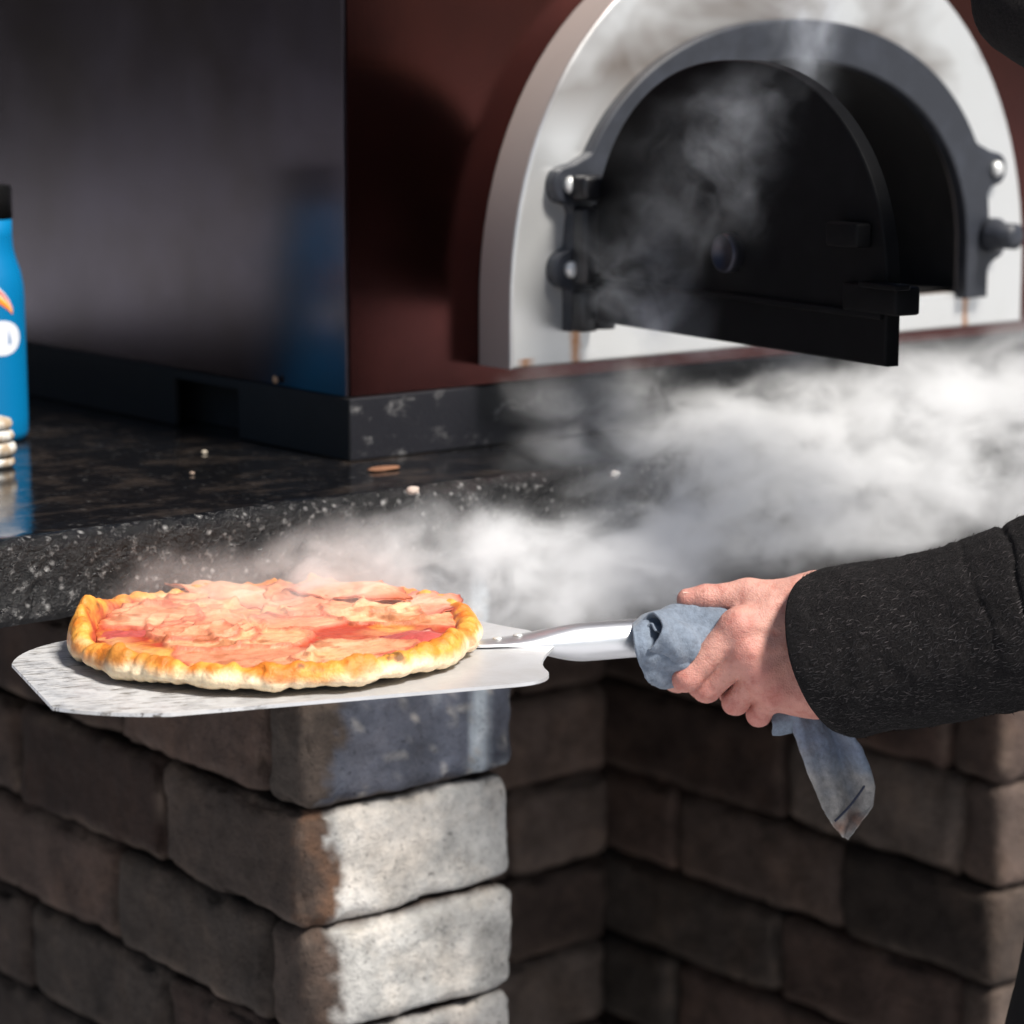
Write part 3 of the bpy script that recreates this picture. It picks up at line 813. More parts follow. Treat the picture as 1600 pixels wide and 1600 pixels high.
PK, SAL, CRIM, DRED = (.68, .31, .20), (.74, .38, .23), (.48, .085, .075), (.33, .04, .035)
hams = [((.030, .092), .060, .024, -.66, .0205, .0095, 4, SAL, (.6, .17, .09), 1.0), ((-.088, -.020), .036, .036, .4, .0160, .0045, 6, CRIM, DRED, .9),
        ((.092, -.040), .024, .022, .2, .0150, .0035, 9, CRIM, DRED, .9), ((-.035, .094), .062, .024, -.66, .0180, .0070, 10, SAL, (.6, .2, .12), .9),
        ((.088, .055), .034, .028, .9, .0185, .0075, 13, PK, (.5, .14, .1), 1.0)]
for (a, b), rx, ry, rot, z0, am, sd, mid, ed, rf in hams:
    V, F, C = patch(pl(a, b), rx, ry, rot - .67, z0, am, sd, mid, ed, sd > 1, rf)
    mesh('ham_slice', V, F, HAM, pizza, C)
# ------------------------------------------------------------------ the hand, arm and person
SC = 2.296e3                           # picture pixels per metre at the hand, used for its real size only
_s = np.linspace(.05, .2, 600); _q = H0 + _s[:, None] * ax - np.array([0, 0, CAMH])
O = (_q + np.array([0, 0, CAMH]))[np.argmin(np.abs(_q @ RT / (_q @ FW) - 350 / 4000))]      # on the handle, in the middle of the fist
HM = np.stack([RT, UP, -FW])           # hand axes: across, up, towards the viewer
def h2w(p): return O + np.asarray(p, float) @ HM
mm = lambda *a: np.array(a) / 1000.0
FING = [  # MCP, PIP, DIP, tip, radii
    (mm(-2, 3, 29), mm(-35, -31, 25), mm(-40, -34, 0), mm(-34, -18, -14), (.0104, .0092, .0084, .0072)),
    (mm(5, -14, 30), mm(-21, -39, 14), mm(-23, -39, -9), mm(-17, -19, -21), (.0104, .0092, .0084, .0072)),
    (mm(13, -28, 27), mm(-1, -48.5, 9), mm(-2, -44, -13), mm(3, -23, -24), (.0098, .0086, .0078, .0068)),
    (mm(23, -40, 20), mm(15, -57.5, 3), mm(16, -50, -14), mm(18, -31, -24), (.0088, .0077, .0070, .0062))]
THUMB = (mm(34, 18, 12), mm(8, 22.5, 11), mm(-21, 21, 9), mm(-33, 20, 7.5), (.0150, .0110, .0086, .0074))
WI, WP = mm(54, 16, 14), mm(54, -36, 12)
def hand_sdf(P):
    d = cap(P, WI, FING[0][0], .0165, .0105)
    for a, b, ra in ((mm(54, 0, 16), FING[1][0], .0165), (mm(54, -18, 15), FING[2][0], .0160), (WP, FING[3][0], .0150)):
        d = smin(d, cap(P, a, b, ra, .0105), .012)
    d = smin(d, cap(P, mm(50, -40, 6), mm(24, -44, 8), .0165, .011), .012)       # heel of the palm
    d = smin(d, cap(P, mm(50, 12, 8), mm(24, 12, 14), .021, .013), .014)          # base of the thumb
    for a in (WI, mm(56, -10, 14), WP): d = smin(d, cap(P, a, mm(100, -4, 26), .020, .027), .016)
    for k, (m_, p, di, t_, r) in enumerate(FING):                                  # knuckle and tendon
        d = smin(d, cap(P, m_ + mm(1.5, 1, .4), m_ + mm(-1, -1, .2), r[0] * .96, r[0] * .94), .008)
        d = smin(d, cap(P, m_ + mm(2, 1.0, 8.2), mm(44, 2 - 7 * k, 28), .0015, .0009), .008)
    Fs = None
    for m_, p, di, t_, r in FING:
        f = cap(P, m_, p, r[0], r[1]); f = smin(f, cap(P, p, di, r[1] * 1.02, r[2]), .004); f = smin(f, cap(P, di, t_, r[2], r[3]), .004)
        Fs = f if Fs is None else smin(Fs, f, .0006)
    d = smin(d, Fs, .0034)
    m_, p, di, t_, r = THUMB
    f = cap(P, m_, p, r[0], r[1]); f = smin(f, cap(P, p, di, r[1] * .98, r[2]), .006); f = smin(f, cap(P, di, t_, r[2] * 1.02, r[3]), .004)
    d = smin(d, f, .009)
    # skin folds over the joints and faint wrinkles
    wr = np.zeros(len(P))
    for c, ax_, n_ in ((THUMB[2], mm(1, 0, 0) * 1e3, 5),):
        q = (P - c) @ ax_; wr += .00045 * np.cos(q / .0026 * 2 * math.pi) * np.exp(-(q / .006) ** 2) * np.exp(-(np.linalg.norm(P - c, axis=1) / .013) ** 2)
    q = np.linalg.norm(P - (THUMB[1] + mm(2, 0, 6)), axis=1)
    wr += .0005 * fbm(P, 90, 2, 3) + .00022 * fbm(P, 330, 2, 8)
    return d + wr
V, F = nets(hand_sdf, mm(-56, -76, -38), mm(108, 50, 56), .00095)
LIMB_HAND = (h2w(V), F)
J = np.array([f[0] + mm(0, 0, 9) for f in FING] + [f[1] for f in FING] + [THUMB[3], THUMB[2]])
red = np.max(np.exp(-(np.linalg.norm(V[:, None] - J[None], axis=2) / .011) ** 2), axis=1)
under_shade = np.clip((-V[:, 1] - .005) / .05, 0, 1)  # redder, darker underside: shade of the hand put into its skin colour
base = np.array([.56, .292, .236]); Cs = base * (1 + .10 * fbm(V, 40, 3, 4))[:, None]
k = np.clip(red * .6 + under_shade * .45, 0, 1)[:, None]; Cs = Cs * (1 - k) + k * np.array([.47, .175, .145])
fr_ = np.clip((fbm(V, 420, 2, 15) - .55) * 8, 0, 1)[:, None] * .35; Cs = Cs * (1 - fr_) + fr_ * np.array([.3, .13, .08])
HANDC = Cs
EL = h2w((.262, .030, .085))           # left elbow
SL, SR = EL + np.array([.150, -.06, .255]), np.array([1.495, 1.085, 1.235])
PEL = np.array([1.484, .985, .72]); NECK = np.array([1.475, .985, 1.265]); HD = np.array([1.445, .975, 1.42])
ER = np.array([0, 0, CAMH]) + (FW + RT * (1606 - 800) / 4000 - UP * (4 - 800) / 4000) * 1.62
HR_ = ER + np.array([.17, -.10, -.10])
HIPL, HIPR = PEL + np.array([.0, -.09, -.04]), PEL + np.array([.03, .10, -.04])
KNL, ANL = np.array([1.215, .975, .33]), np.array([1.26, .98, -.08])
KNR, ANR = np.array([1.52, 1.13, .30]), np.array([1.62, 1.13, -.08])
FACE = np.array([-.93, .10, -.28]); FACE /= np.linalg.norm(FACE)
FS = np.cross([0, 0, 1], FACE); FS /= np.linalg.norm(FS); FU = np.cross(FACE, FS)
hp = lambda a, b, c: HD + FACE * a + FS * b + FU * c
def body_sdf(P):
    d = smin(cap(P, PEL, NECK - [0, 0, .09], .12, .115), cap(P, SL, SR, .055, .055), .08)
    d = smin(d, cap(P, NECK - [0, 0, .06], HD - [0, 0, .05], .055, .05), .03)
    q = (P - HD) @ np.stack([FACE, FS, FU]).T
    hd = ell(q, (-.008, 0, .02), (.092, .074, .098)); hd = smin(hd, ell(q, (.022, 0, -.05), (.058, .055, .065)), .04)
    hd = smin(hd, cap(q, (.088, 0, .012), (.108, 0, -.022), .008, .013), .012)
    hd = smin(hd, cap(q, (.076, -.022, -.052), (.076, .022, -.052), .008, .008), .008)
    for s in (-1, 1):
        hd = smin(hd, ell(q, (.0, s * .077, -.005), (.02, .008, .032)), .008)
        hd = np.maximum(hd, -(np.linalg.norm(q - np.array([.094, s * .031, .008]), axis=1) - .015))
        hd = smin(hd, cap(q, (.082, s * .018, .027), (.074, s * .046, .025), .009, .007), .012)
    d = smin(d, hd, .02)
    for a, b, c, in ((SL, EL, h2w(mm(100, -4, 26))), (SR, ER, HR_)):
        d = smin(d, cap(P, a, b, .044, .020), .03); d = smin(d, cap(P, b, c, .020, .024), .02)
    for a, b, c in ((HIPL, KNL, ANL), (HIPR, KNR, ANR)):
        d = smin(d, cap(P, a, b, .08, .055), .05); d = smin(d, cap(P, b, c, .055, .035), .03)
    fd = (ER - HR_) / np.linalg.norm(ER - HR_)
    d = smin(d, cap(P, HR_, HR_ - fd * .09, .026, .03), .02)
    for j in (-1.5, -.5, .5, 1.5): d = smin(d, cap(P, HR_ - fd * .09 + np.array([0, 0, .017 * j]), HR_ - fd * .16 + np.array([0, 0, .015 * j]), .009, .007), .006)
    d = smin(d, cap(P, HR_ - fd * .05 + np.array([0, 0, .02]), HR_ - fd * .09 + np.array([-.02, 0, .055]), .012, .008), .008)
    return d
Vb, Fb = nets(body_sdf, (1.05, .75, -.14), (1.85, 1.42, 1.58), .0085)
V, F = join([LIMB_HAND, (Vb, Fb)])
Cb = np.tile(base, (len(Vb), 1))
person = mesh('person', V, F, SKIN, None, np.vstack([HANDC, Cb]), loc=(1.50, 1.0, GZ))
tag(person, 'person in a dark woollen coat reaching in from the right, gripping the peel', 'person')
# thumb nail, seen edge-on along the top of the thumb
def nail():
    c = THUMB[3] + mm(3.0, 6.6, 1.5); V, F = [], []
    for i in np.linspace(-1, 1, 12):
        for j in np.linspace(-1, 1, 10):
            V.append(c + mm(6.5 * i, -1.9 * j * j - .5 * i * i, 5.2 * j * (1 - .12 * i * i)))
    V = np.array(V); L = len(V); G = gridfaces(12, 10); V = np.vstack([V, V - mm(0, .9, 0)])
    return h2w(V), G + [[k + L for k in q][::-1] for q in G]
mesh('thumbnail', *nail(), mat('nail', (.68, .40, .33), .28), person)
for s in (-1, 1):
    v, f = lathe([(.001, -.0105)] + [(.0105 * math.cos(R(a)), .0105 * math.sin(R(a))) for a in range(-75, 76, 15)] + [(.001, .0105)], 24, tuple(hp(.078, s * .031, .008)))
    e_ = mesh('eye', v, f, mat('eye_white', (.6, .58, .56), .15), person)
    v, f = lathe([(.0048, 0), (.0046, .0012), (.002, .0018), (.0003, .0019)], 20, tuple(hp(.0880, s * .031, .008)), frame=np.stack([FS, FU, FACE]))
    mesh('iris', v, f, mat('iris_brown', (.03, .015, .008), .15), e_)
def hair_sdf(P):
    q = (P - HD) @ np.stack([FACE, FS, FU]).T
    d = ell(q, (-.014, 0, .03), (.100, .084, .106)) + .004 * fbm(q, 60, 3, 3)
    return np.maximum(d, -(ell(q, (.075, 0, -.03), (.075, .066, .098))))
mesh('hair', *nets(hair_sdf, HD - .14, HD + .15, .005), mat('dark_hair', (.02, .013, .009), .6), person)
def coat_sdf(P):
    d = smin(cap(P, PEL + [0, 0, -.02], NECK - [0, 0, .1], .152, .140), cap(P, SL, SR, .074, .074), .09)
    d = smin(d, cap(P, PEL + [-.02, 0, 0], PEL + [-.085, .01, -.20], .15, .135), .06)
    d = smin(d, cap(P, PEL + [.03, .01, 0], PEL + [.05, .03, -.22], .15, .15), .06)
    d = smin(d, cap(P, SL, EL + [.02, 0, .03], .072, .062), .05)
    d = smin(d, cap(P, SR, ER, .060, .034), .03); d = smin(d, cap(P, ER, HR_, .034, .05), .01)
    d = smin(d, cap(P, NECK - [0, 0, .05], NECK + [0, 0, .0], .07, .07), .03)
    d = d + .006 * fbm(P, 14, 3, 6)
    return np.maximum(d, .46 - P[:, 2])
mesh('coat', *nets(coat_sdf, (1.1, .72, .42), (1.90, 1.45, 1.40), .0085), WOOL, person)
def tro_sdf(P):
    d = cap(P, HIPL, HIPR, .098, .098)
    for a, b, c in ((HIPL, KNL, ANL), (HIPR, KNR, ANR)):
        d = smin(d, cap(P, a, b, .092, .068), .04); d = smin(d, cap(P, b, c, .068, .055), .03)
    return np.maximum(d + .004 * fbm(P, 20, 3, 6), -.10 - P[:, 2])
mesh('trousers', *nets(tro_sdf, (1.05, .76, -.12), (1.75, 1.3, .82), .01), TROUS, person)
for A in (ANL, ANR):
    def boot(P): return np.maximum(smin(cap(P, A + [0, 0, .02], A + [-.01, 0, -.03], .055, .05), cap(P, A + [.01, 0, -.04], A + [-.16, 0, -.05], .045, .038), .03), GZ + .002 - P[:, 2])
    mesh('boot', *nets(boot, A + [-.22, -.08, -.10], A + [.09, .08, .08], .007), BLACK, person)

# the near sleeve: a wide woollen tube with a turned-in cuff and fold creases at the elbow
def sleeve():
    cu, mid_, el = mm(57, -16, 20), mm(128, -4, 38), (.205, .018, .060)
    pts = [np.array(cu), np.array(mid_), np.array(el), np.array((.262, .030, .085)), np.array((.30, .10, .12))]
    nS, nP = 300, 220; Q = []
    tt = np.linspace(0, 1, nS); kn = np.linspace(0, 1, len(pts)); pts = np.array(pts)
    sp = np.stack([np.interp(tt, kn, pts[:, k]) for k in range(3)], -1)
    ker = np.ones(41) / 41
    for k in range(3):
        pad = np.concatenate([2 * sp[0, k] - sp[20:0:-1, k], sp[:, k], 2 * sp[-1, k] - sp[-2:-22:-1, k]]); sp[:, k] = np.convolve(pad, ker, 'valid')
    phi = np.linspace(0, 2 * math.pi, nP, endpoint=False)
    rows = []
    for i in range(nS):
        t = tt[i]
        rv_ = .0560 + .0015 * np.clip(t / .25, 0, 1) + .007 * np.clip((t - .32) / .2, 0, 1)
        rw_ = .046 + .010 * t
        if t < .03: q = (1 - t / .03); rv_ -= .0022 * q * q; rw_ -= .0022 * q * q
        tl = np.clip(1 - t / .42, 0, 1) ** 1.5
        T = sp[min(i + 1, nS - 1)] - sp[max(i - 1, 0)]; T = T / np.linalg.norm(T)
        Uv = np.array([0, 1, 0]) - T * T[1]; Uv /= np.linalg.norm(Uv); Wv = np.cross(Uv, T) * -1
        if Wv[2] < 0: Wv = -Wv
        ring = sp[i] + rv_ * np.sin(phi)[:, None] * Uv + rw_ * np.cos(phi)[:, None] * Wv
        ring[:, 0] += tl * (-.021 * np.cos(phi) - .004 * np.sin(phi) + .004)
        rows.append(ring)
    V = np.stack(rows)
    # folds: diagonal creases bunching towards the elbow, softer drape along the cuff
    tv = np.repeat(tt[:, None], nP, 1); pv = np.repeat(phi[None], nS, 0)
    flat = V.reshape(-1, 3)
    wob = fbm(flat, 22, 3, 77).reshape(nS, nP)
    ph = (tv * 84 - 1.9 * np.cos(pv - .4) * 1.6 + 2.4 * wob)
    cre = -np.exp(-((np.mod(ph, 2 * math.pi) - math.pi) / .6) ** 2)
    amt = .0034 * np.clip((tv - .28) / .2, 0, 1) * (.25 + .75 * np.clip(np.sin(pv) * .8 + .6, 0, 1))
    cre = cre - .35 * np.exp(-((tv - .115) / .004) ** 2) * .004 / np.maximum(amt, .0012)
    lump = .0036 * fbm(flat, 30, 3, 71).reshape(nS, nP) + .0012 * fbm(flat, 110, 3, 72).reshape(nS, nP)
    cen = V.mean(1, keepdims=True); Nn = V - cen; Nn /= np.linalg.norm(Nn, axis=2, keepdims=True)
    V = V + Nn * (cre * amt + lump * np.clip(tv / .04, .2, 1))[..., None]
    inn = V[0:1] * 1.0; ci = inn.mean(1, keepdims=True)
    r1 = ci + (inn - ci) * .955 + np.array([.0005, 0, 0]); r2 = ci + (inn - ci) * .93 + np.array([.02, .001, .004]); r3 = ci + (inn - ci) * .88 + np.array([.05, .006, .012])
    W = np.concatenate([r3, r2, r1, V]); F = gridfaces(len(W), nP, True)
    return W, F, V, Nn, nS, nP
W, F, Vs, Nn, nS, nP = sleeve()
Wf = W.reshape(-1, 3)
# wool fibres lying along the cloth
FV, FF = [], []
Nf = 15000
ii = rng.integers(1, int(nS * .86), Nf); jj = rng.integers(0, nP, Nf)
keep = (np.cos(2 * math.pi * jj / nP) > -.35); ii, jj = ii[keep], jj[keep]
p = Vs[ii, jj]; n_ = Nn[ii, jj]; tg = Vs[np.minimum(ii + 2, nS - 1), jj] - Vs[ii - 1, jj]; tg /= np.linalg.norm(tg, axis=1, keepdims=True)
bt = np.cross(n_, tg); a = rng.normal(.35, .35, len(p))[:, None]
dirn = tg * np.cos(a) + bt * np.sin(a) + n_ * rng.uniform(.02, .45, (len(p), 1)); ln = rng.uniform(.0022, .0065, (len(p), 1))
wd = np.cross(dirn, n_); wd /= np.maximum(np.linalg.norm(wd, axis=1, keepdims=True), 1e-6); wd *= rng.uniform(.00012, .00034, (len(p), 1))
q0 = p - n_ * .0004; q1 = p + dirn * ln * .55; q2 = p + dirn * ln - n_ * ln * rng.uniform(0, .3, (len(p), 1))
FV = np.stack([q0 - wd, q0 + wd, q1 + wd * .9, q1 - wd * .9, q2], 1).reshape(-1, 3)
FF = []
for k in range(len(p)): b_ = 5 * k; FF += [[b_, b_ + 1, b_ + 2, b_ + 3], [b_ + 3, b_ + 2, b_ + 4]]
slv = mesh('coat_sleeve', h2w(np.vstack([Wf, FV])), F + [[i + len(Wf) for i in q] for q in FF], WOOL, person)
for c_ in ((.011, .009, .0095), (.045, .037, .037), (.13, .11, .105)): slv.data.materials.append(mat('wool_fibre', c_, .7))
pick = np.repeat(rng.choice([1, 2, 3], len(p), p=[.62, .37, .01]), 2)
slv.data.polygons.foreach_set('material_index', [0] * len(F) + [int(x) for x in pick])

# ------------------------------------------------------------------ the cloth round the handle
hax = np.array([.946, .055, -.319]); hax /= np.linalg.norm(hax)
def axis_at(u): return hax / hax[0] * u       # point on the handle axis in hand axes
def wrap():
    nu, nv = 90, 260; V = np.zeros((nu, nv, 3))
    s = np.linspace(0, 1, nu); tv = np.linspace(0, 1, nv)
    for i in range(nu):
        u = -.0635 + .078 * s[i]
        c = axis_at(u) + np.array([0, -.0095, .002]) * (1 - s[i]) ** 1.3 + np.array([0, -.002, 0])
        th = -.9 + tv * 2 * math.pi * 1.45
        spiral = .0035 * tv
        rad = (.0155 + .0075 * (1 - s[i]) ** 1.2) + spiral
        fold = .0016 * np.sin(3 * th + 7 * s[i]) + .0022 * np.sin(2 * th - 9 * s[i] + 1) * (1 - s[i]) + .0010 * np.sin(14 * s[i] + 5 * th)
        lip = .0035 * math.exp(-(s[i] / .06) ** 2)
        rr = rad + fold - lip
        V[i] = c + np.stack([-.004 * np.sin(th) * (1 - s[i]) - .006 * np.cos(th - .3) * (1 - s[i]) + 0 * th, np.sin(th) * rr, np.cos(th) * rr], -1)
    return V.reshape(-1, 3), gridfaces(nu, nv)
def curl():
    """rolled-over corner of the cloth at the open end of the wrap"""
    nu, nv = 50, 150; V = np.zeros((nu, nv, 3)); c0 = np.array([-.0605, -.001, .0455]); axd = np.array([.70, -.32, -.60]); axd /= np.linalg.norm(axd)
    e1 = np.cross(axd, [0, 1, 0]); e1 /= np.linalg.norm(e1); e2 = np.cross(e1, axd)
    for i, s in enumerate(np.linspace(0, 1, nu)):
        th = np.linspace(.4, 2 * math.pi * 1.55, nv)
        r = .0030 + .0105 * (th / th[-1]) ** .9 + .003 * s
        r = r + .0007 * np.sin(4 * th + 8 * s)
        V[i] = c0 + axd * (.034 * s) + (np.cos(th) * r)[:, None] * e1 + (np.sin(th) * r * 1.15)[:, None] * e2
    return V.reshape(-1, 3), gridfaces(nu, nv)
def lerp(x, xs, ys): return np.interp(x, xs, ys)
def px(x, y, wv): return np.array([(x - 1150) / SC, (981 - y) / SC, wv])
def tail():
    lf = np.array([(1226, 1095), (1240, 1140), (1262, 1205), (1290, 1270), (1306, 1292), (1321, 1308)]); rg = np.array([(1300, 1100), (1345, 1165), (1360, 1200), (1368, 1228), (1364, 1258), (1326, 1310)])
    nu, nv = 110, 60; V = np.zeros((nu, nv, 3)); k = np.linspace(0, 1, 6); s = np.linspace(0, 1, nu)
    for j, b in enumerate(np.linspace(0, 1, nv)):
        x = np.interp(s, k, lf[:, 0]) * (1 - b) + np.interp(s, k, rg[:, 0]) * b; y = np.interp(s, k, lf[:, 1]) * (1 - b) + np.interp(s, k, rg[:, 1]) * b
        wv = -.004 - .010 * s + (.0085 * np.sin(b * 7.5 + .8 * s) + .0035 * np.sin(b * 15 + 4 * s)) * (1 - s) ** .7 + .004 * np.sin(3 * b + 5 * s) * s
        V[:, j] = np.stack([(x - 1150) / SC, (981 - y) / SC, wv], -1)
    return V.reshape(-1, 3), gridfaces(nu, nv)
def flap():
    nu, nv = 24, 20; V = np.zeros((nu, nv, 3))
    for i, s in enumerate(np.linspace(0, 1, nu)):
        for j, b in enumerate(np.linspace(0, 1, nv)):
            x = 1205 + 60 * s + 2 * b; y = 1108 + (38 - 12 * s) * b + 3 * math.sin(4 * s)
            V[i, j] = px(x, y, -.002 + .004 * math.sin(3 * b + 2 * s))
    return V.reshape(-1, 3), gridfaces(nu, nv)
def strip():   # the run of cloth through the fist joining wrap and tail
    nu, nv = 40, 14; V = np.zeros((nu, nv, 3)); a, b = axis_at(.0) + mm(0, -17, -4), px(1262, 1110, -.004)
    for i, s in enumerate(np.linspace(0, 1, nu)):
        for j, q in enumerate(np.linspace(-1, 1, nv)):
            V[i, j] = a * (1 - s) + b * s + np.array([.010 + .014 * s, .002, 0]) * q + np.array([0, 0, .003 * math.sin(4 * q)])
    return V.reshape(-1, 3), gridfaces(nu, nv)
pieces = [wrap(), curl(), tail(), flap(), strip()]
V, F = join(pieces); V = V + .0006 * np.stack([fbm(V, 200, 2, s) for s in (1, 2, 3)], -1)
blue = np.array([.155, .188, .238]); C = blue * (1 + .16 * fbm(V, 60, 4, 9))[:, None]
n0, n1 = len(pieces[0][0]) + len(pieces[1][0]), len(pieces[2][0])
T = V[n0:n0 + n1]; sv = np.repeat(np.linspace(0, 1, 110), 60)
dirt = np.clip((sv - .24) * 2.8 + .8 * fbm(T, 45, 4, 14), 0, 1) * .75; dirt = dirt[:, None]
C[n0:n0 + n1] = C[n0:n0 + n1] * (1 - dirt) + dirt * (np.array([.31, .275, .235]) * (1 + .35 * fbm(T, 80, 4, 24))[:, None])
rustk = (np.clip(fbm(T + 4, 45, 3, 34) * 3 - .5, 0, 1) * (sv > .72))[:, None] * .8; C[n0:n0 + n1] = C[n0:n0 + n1] * (1 - rustk) + rustk * np.array([.22, .10, .055])
blue_band = np.exp(-(((sv - .22) / .12) ** 2))[:, None] * .35; C[n0:n0 + n1] = C[n0:n0 + n1] * (1 - blue_band) + blue_band * np.array([.13, .15, .24])  # darker blue band across the upper tail
cloth = mesh('cloth', h2w(V), F, CLOTH, None, C, loc=h2w(axis_at(-.03)))
md = cloth.modifiers.new('thick', 'SOLIDIFY'); md.thickness = .0014; md.offset = 0
tag(cloth, 'stained blue-grey cloth wrapped round the peel handle with one end hanging', 'cloth')
seam = tube([px(1305 + 53 * t, 1281 - 66 * t + 5 * math.sin(3 * t), -.0075) for t in np.linspace(0, 1, 24)], .0008, 8)
mesh('hem', h2w(seam[0]), seam[1], mat('dark_stitching', (.03, .035, .06), .9), cloth)

# ------------------------------------------------------------------ bottle and small things on the counter
BC = np.array([.984, 1.932, CT])
prof = [(.030, .0003), (.0335, .003), (.0347, .008), (.0350, .02)] + [(.0350, z) for z in np.linspace(.03, .120, 10)] + [(.0345, .130), (.0325, .141), (.0292, .151), (.0272, .160), (.0266, .170), (.0266, .184)]
bottle = empty('water_bottle', BC, 'blue metal drinking bottle with black cap at the left end of the counter', 'bottle')
mesh('bottle_body', *lathe(prof, 72, BC), mat('blue_coating', (.0, .165, .38), .42, Specular_IOR_Level=.4), bottle)
mesh('cap', *lathe([(.0262, .1842), (.0272, .1848), (.0272, .209), (.0262, .2115), (.02, .212), (.001, .212)], 72, BC), mat('black_plastic', (.006, .006, .006), .3), bottle)
va = math.atan2(-BC[1], -BC[0])               # faces the front of the counter
def decal(poly_fn, n=18, rr=.0353):
    """curved print: poly_fn(s,t) -> (angle offset, z)"""
    V = []
    for i in np.linspace(0, 1, n):
        for j in np.linspace(0, 1, n):
            a, z = poly_fn(i, j); V.append(BC + np.array([rr * math.cos(va + a), rr * math.sin(va + a), z]))
    return np.array(V), gridfaces(n, n)
def band(k0, k1):
    def f(s, t):
        a = .10 + .66 * s; r = k0 + (k1 - k0) * t
        x = (a - .10) / .66
        return a, .1085 + .022 * math.sqrt(max(1 - .80 * x * x, 0)) * r + .0035 * (1 - x) - .006 * x
    return f
for k, (c, a, b) in enumerate((((.85, .84, .80), 1.10, 1.02), ((.75, .10, .08), 1.02, .84), ((.85, .84, .80), .84, .78), ((.9, .45, .05), .78, .60), ((.86, .20, .03), .60, .44))):
    mesh('printed_stripe', *decal(band(a, b), rr=.0353 + .00002 * k), mat('print', c, .5), bottle)
mesh('printed_oval', *decal(lambda s, t: (.44 + .55 * t * math.cos(2 * math.pi * s), .088 + .0145 * t * math.sin(2 * math.pi * s)), 40, .03535), mat('white_print', (.72, .74, .80), .5), bottle)
mesh('printed_oval', *decal(lambda s, t: (.62 + .07 * t * (1 - s), .082 + .011 * s + .002 * t), 10, .0355), mat('blue_print', (.03, .16, .36), .5), bottle)
TC = np.array([.918, 1.794, CT])
prof = [(.010, .0003), (.016, .001), (.0175, .004), (.0165, .0075), (.0135, .0085), (.0178, .0105), (.019, .0150), (.0178, .019), (.0135, .0205), (.0168, .0225), (.0175, .0255), (.0160, .0285), (.013, .030), (.0155, .0315), (.0165, .0345), (.015, .038), (.009, .040), (.001, .0405)]
M = mat('pale_enamel', (.62, .58, .50), .3); t = NT(M)
t.l(t.mix(t.ramp(t.noise(t.obj(), 90, 4, .6), [(.45, 0.0), (.6, 1.0)]), (.66, .64, .60), (.40, .30, .20)), t.b.inputs['Base Color'])
o = mesh('ring_stack', *lathe(prof, 48, TC), M, None, loc=TC); tag(o, 'small stack of pale rounded rings beside the blue bottle on the counter', 'ring stack')
def crumb(name, c, r, col, label, seed, sq=(1, 1, .6), group='crumbs on and around the counter'):
    v, f = lathe([(math.cos(R(a)) + .0001, math.sin(R(a))) for a in range(-90, 91, 15)], 20)
    v = v * (1 + .28 * fbm(v + seed, 1.6, 3, seed))[:, None] * np.array(sq) * r
    o = mesh(name, v + np.array(c) + np.array([0, 0, -v[:, 2].min() - r * .05]), f, m_tint(name, .8), None, np.tile(np.array(col), (len(v), 1)), loc=c)
    return tag(o, label, 'crumb', group)
def onz(x, y, z):
    r = FW + RT * (x - 800) / 4000 - UP * (y - 800) / 4000; return np.array([0, 0, CAMH]) + r * (z - CAMH) / r[2]
crumb('wood_chip', (1.147, 1.590, CT), .0085, (.22, .10, .052), 'flat reddish brown wood chip in front of the oven base', 3, (1.6, .8, .22))
crumb('crumb', (1.085, 1.752, CT), .0022, (.55, .48, .38), 'tiny pale crumb on the dark counter below the square vent', 5)
crumb('crumb', onz(300, 742, CT), .0020, (.30, .22, .17), 'tiny brown crumb on the dark counter between bottle and oven corner', 6)
crumb('ash_lump', onz(668, 690, CT) , .0062, (.50, .50, .50), 'small white ash lump against the oven base right of its front corner', 8, (1.5, .8, .6))
crumb('ash_lump', onz(960, 748, CT), .0045, (.5, .49, .48), 'small white ash lump on the counter in the steam', 9, (1, 1, .7))
crumb('ash_lump', onz(645, 772, CT), .0042, (.52, .42, .36), 'pinkish pale ash lump sitting on the chiselled counter edge', 10, (1.2, 1, .7))
v = crumb('flake', (OX0 - .0035, 1.743, .943), .0028, (.50, .30, .17), 'orange brown dough flake stuck on the oven side panel', 4, (.6, 1, 1.1))

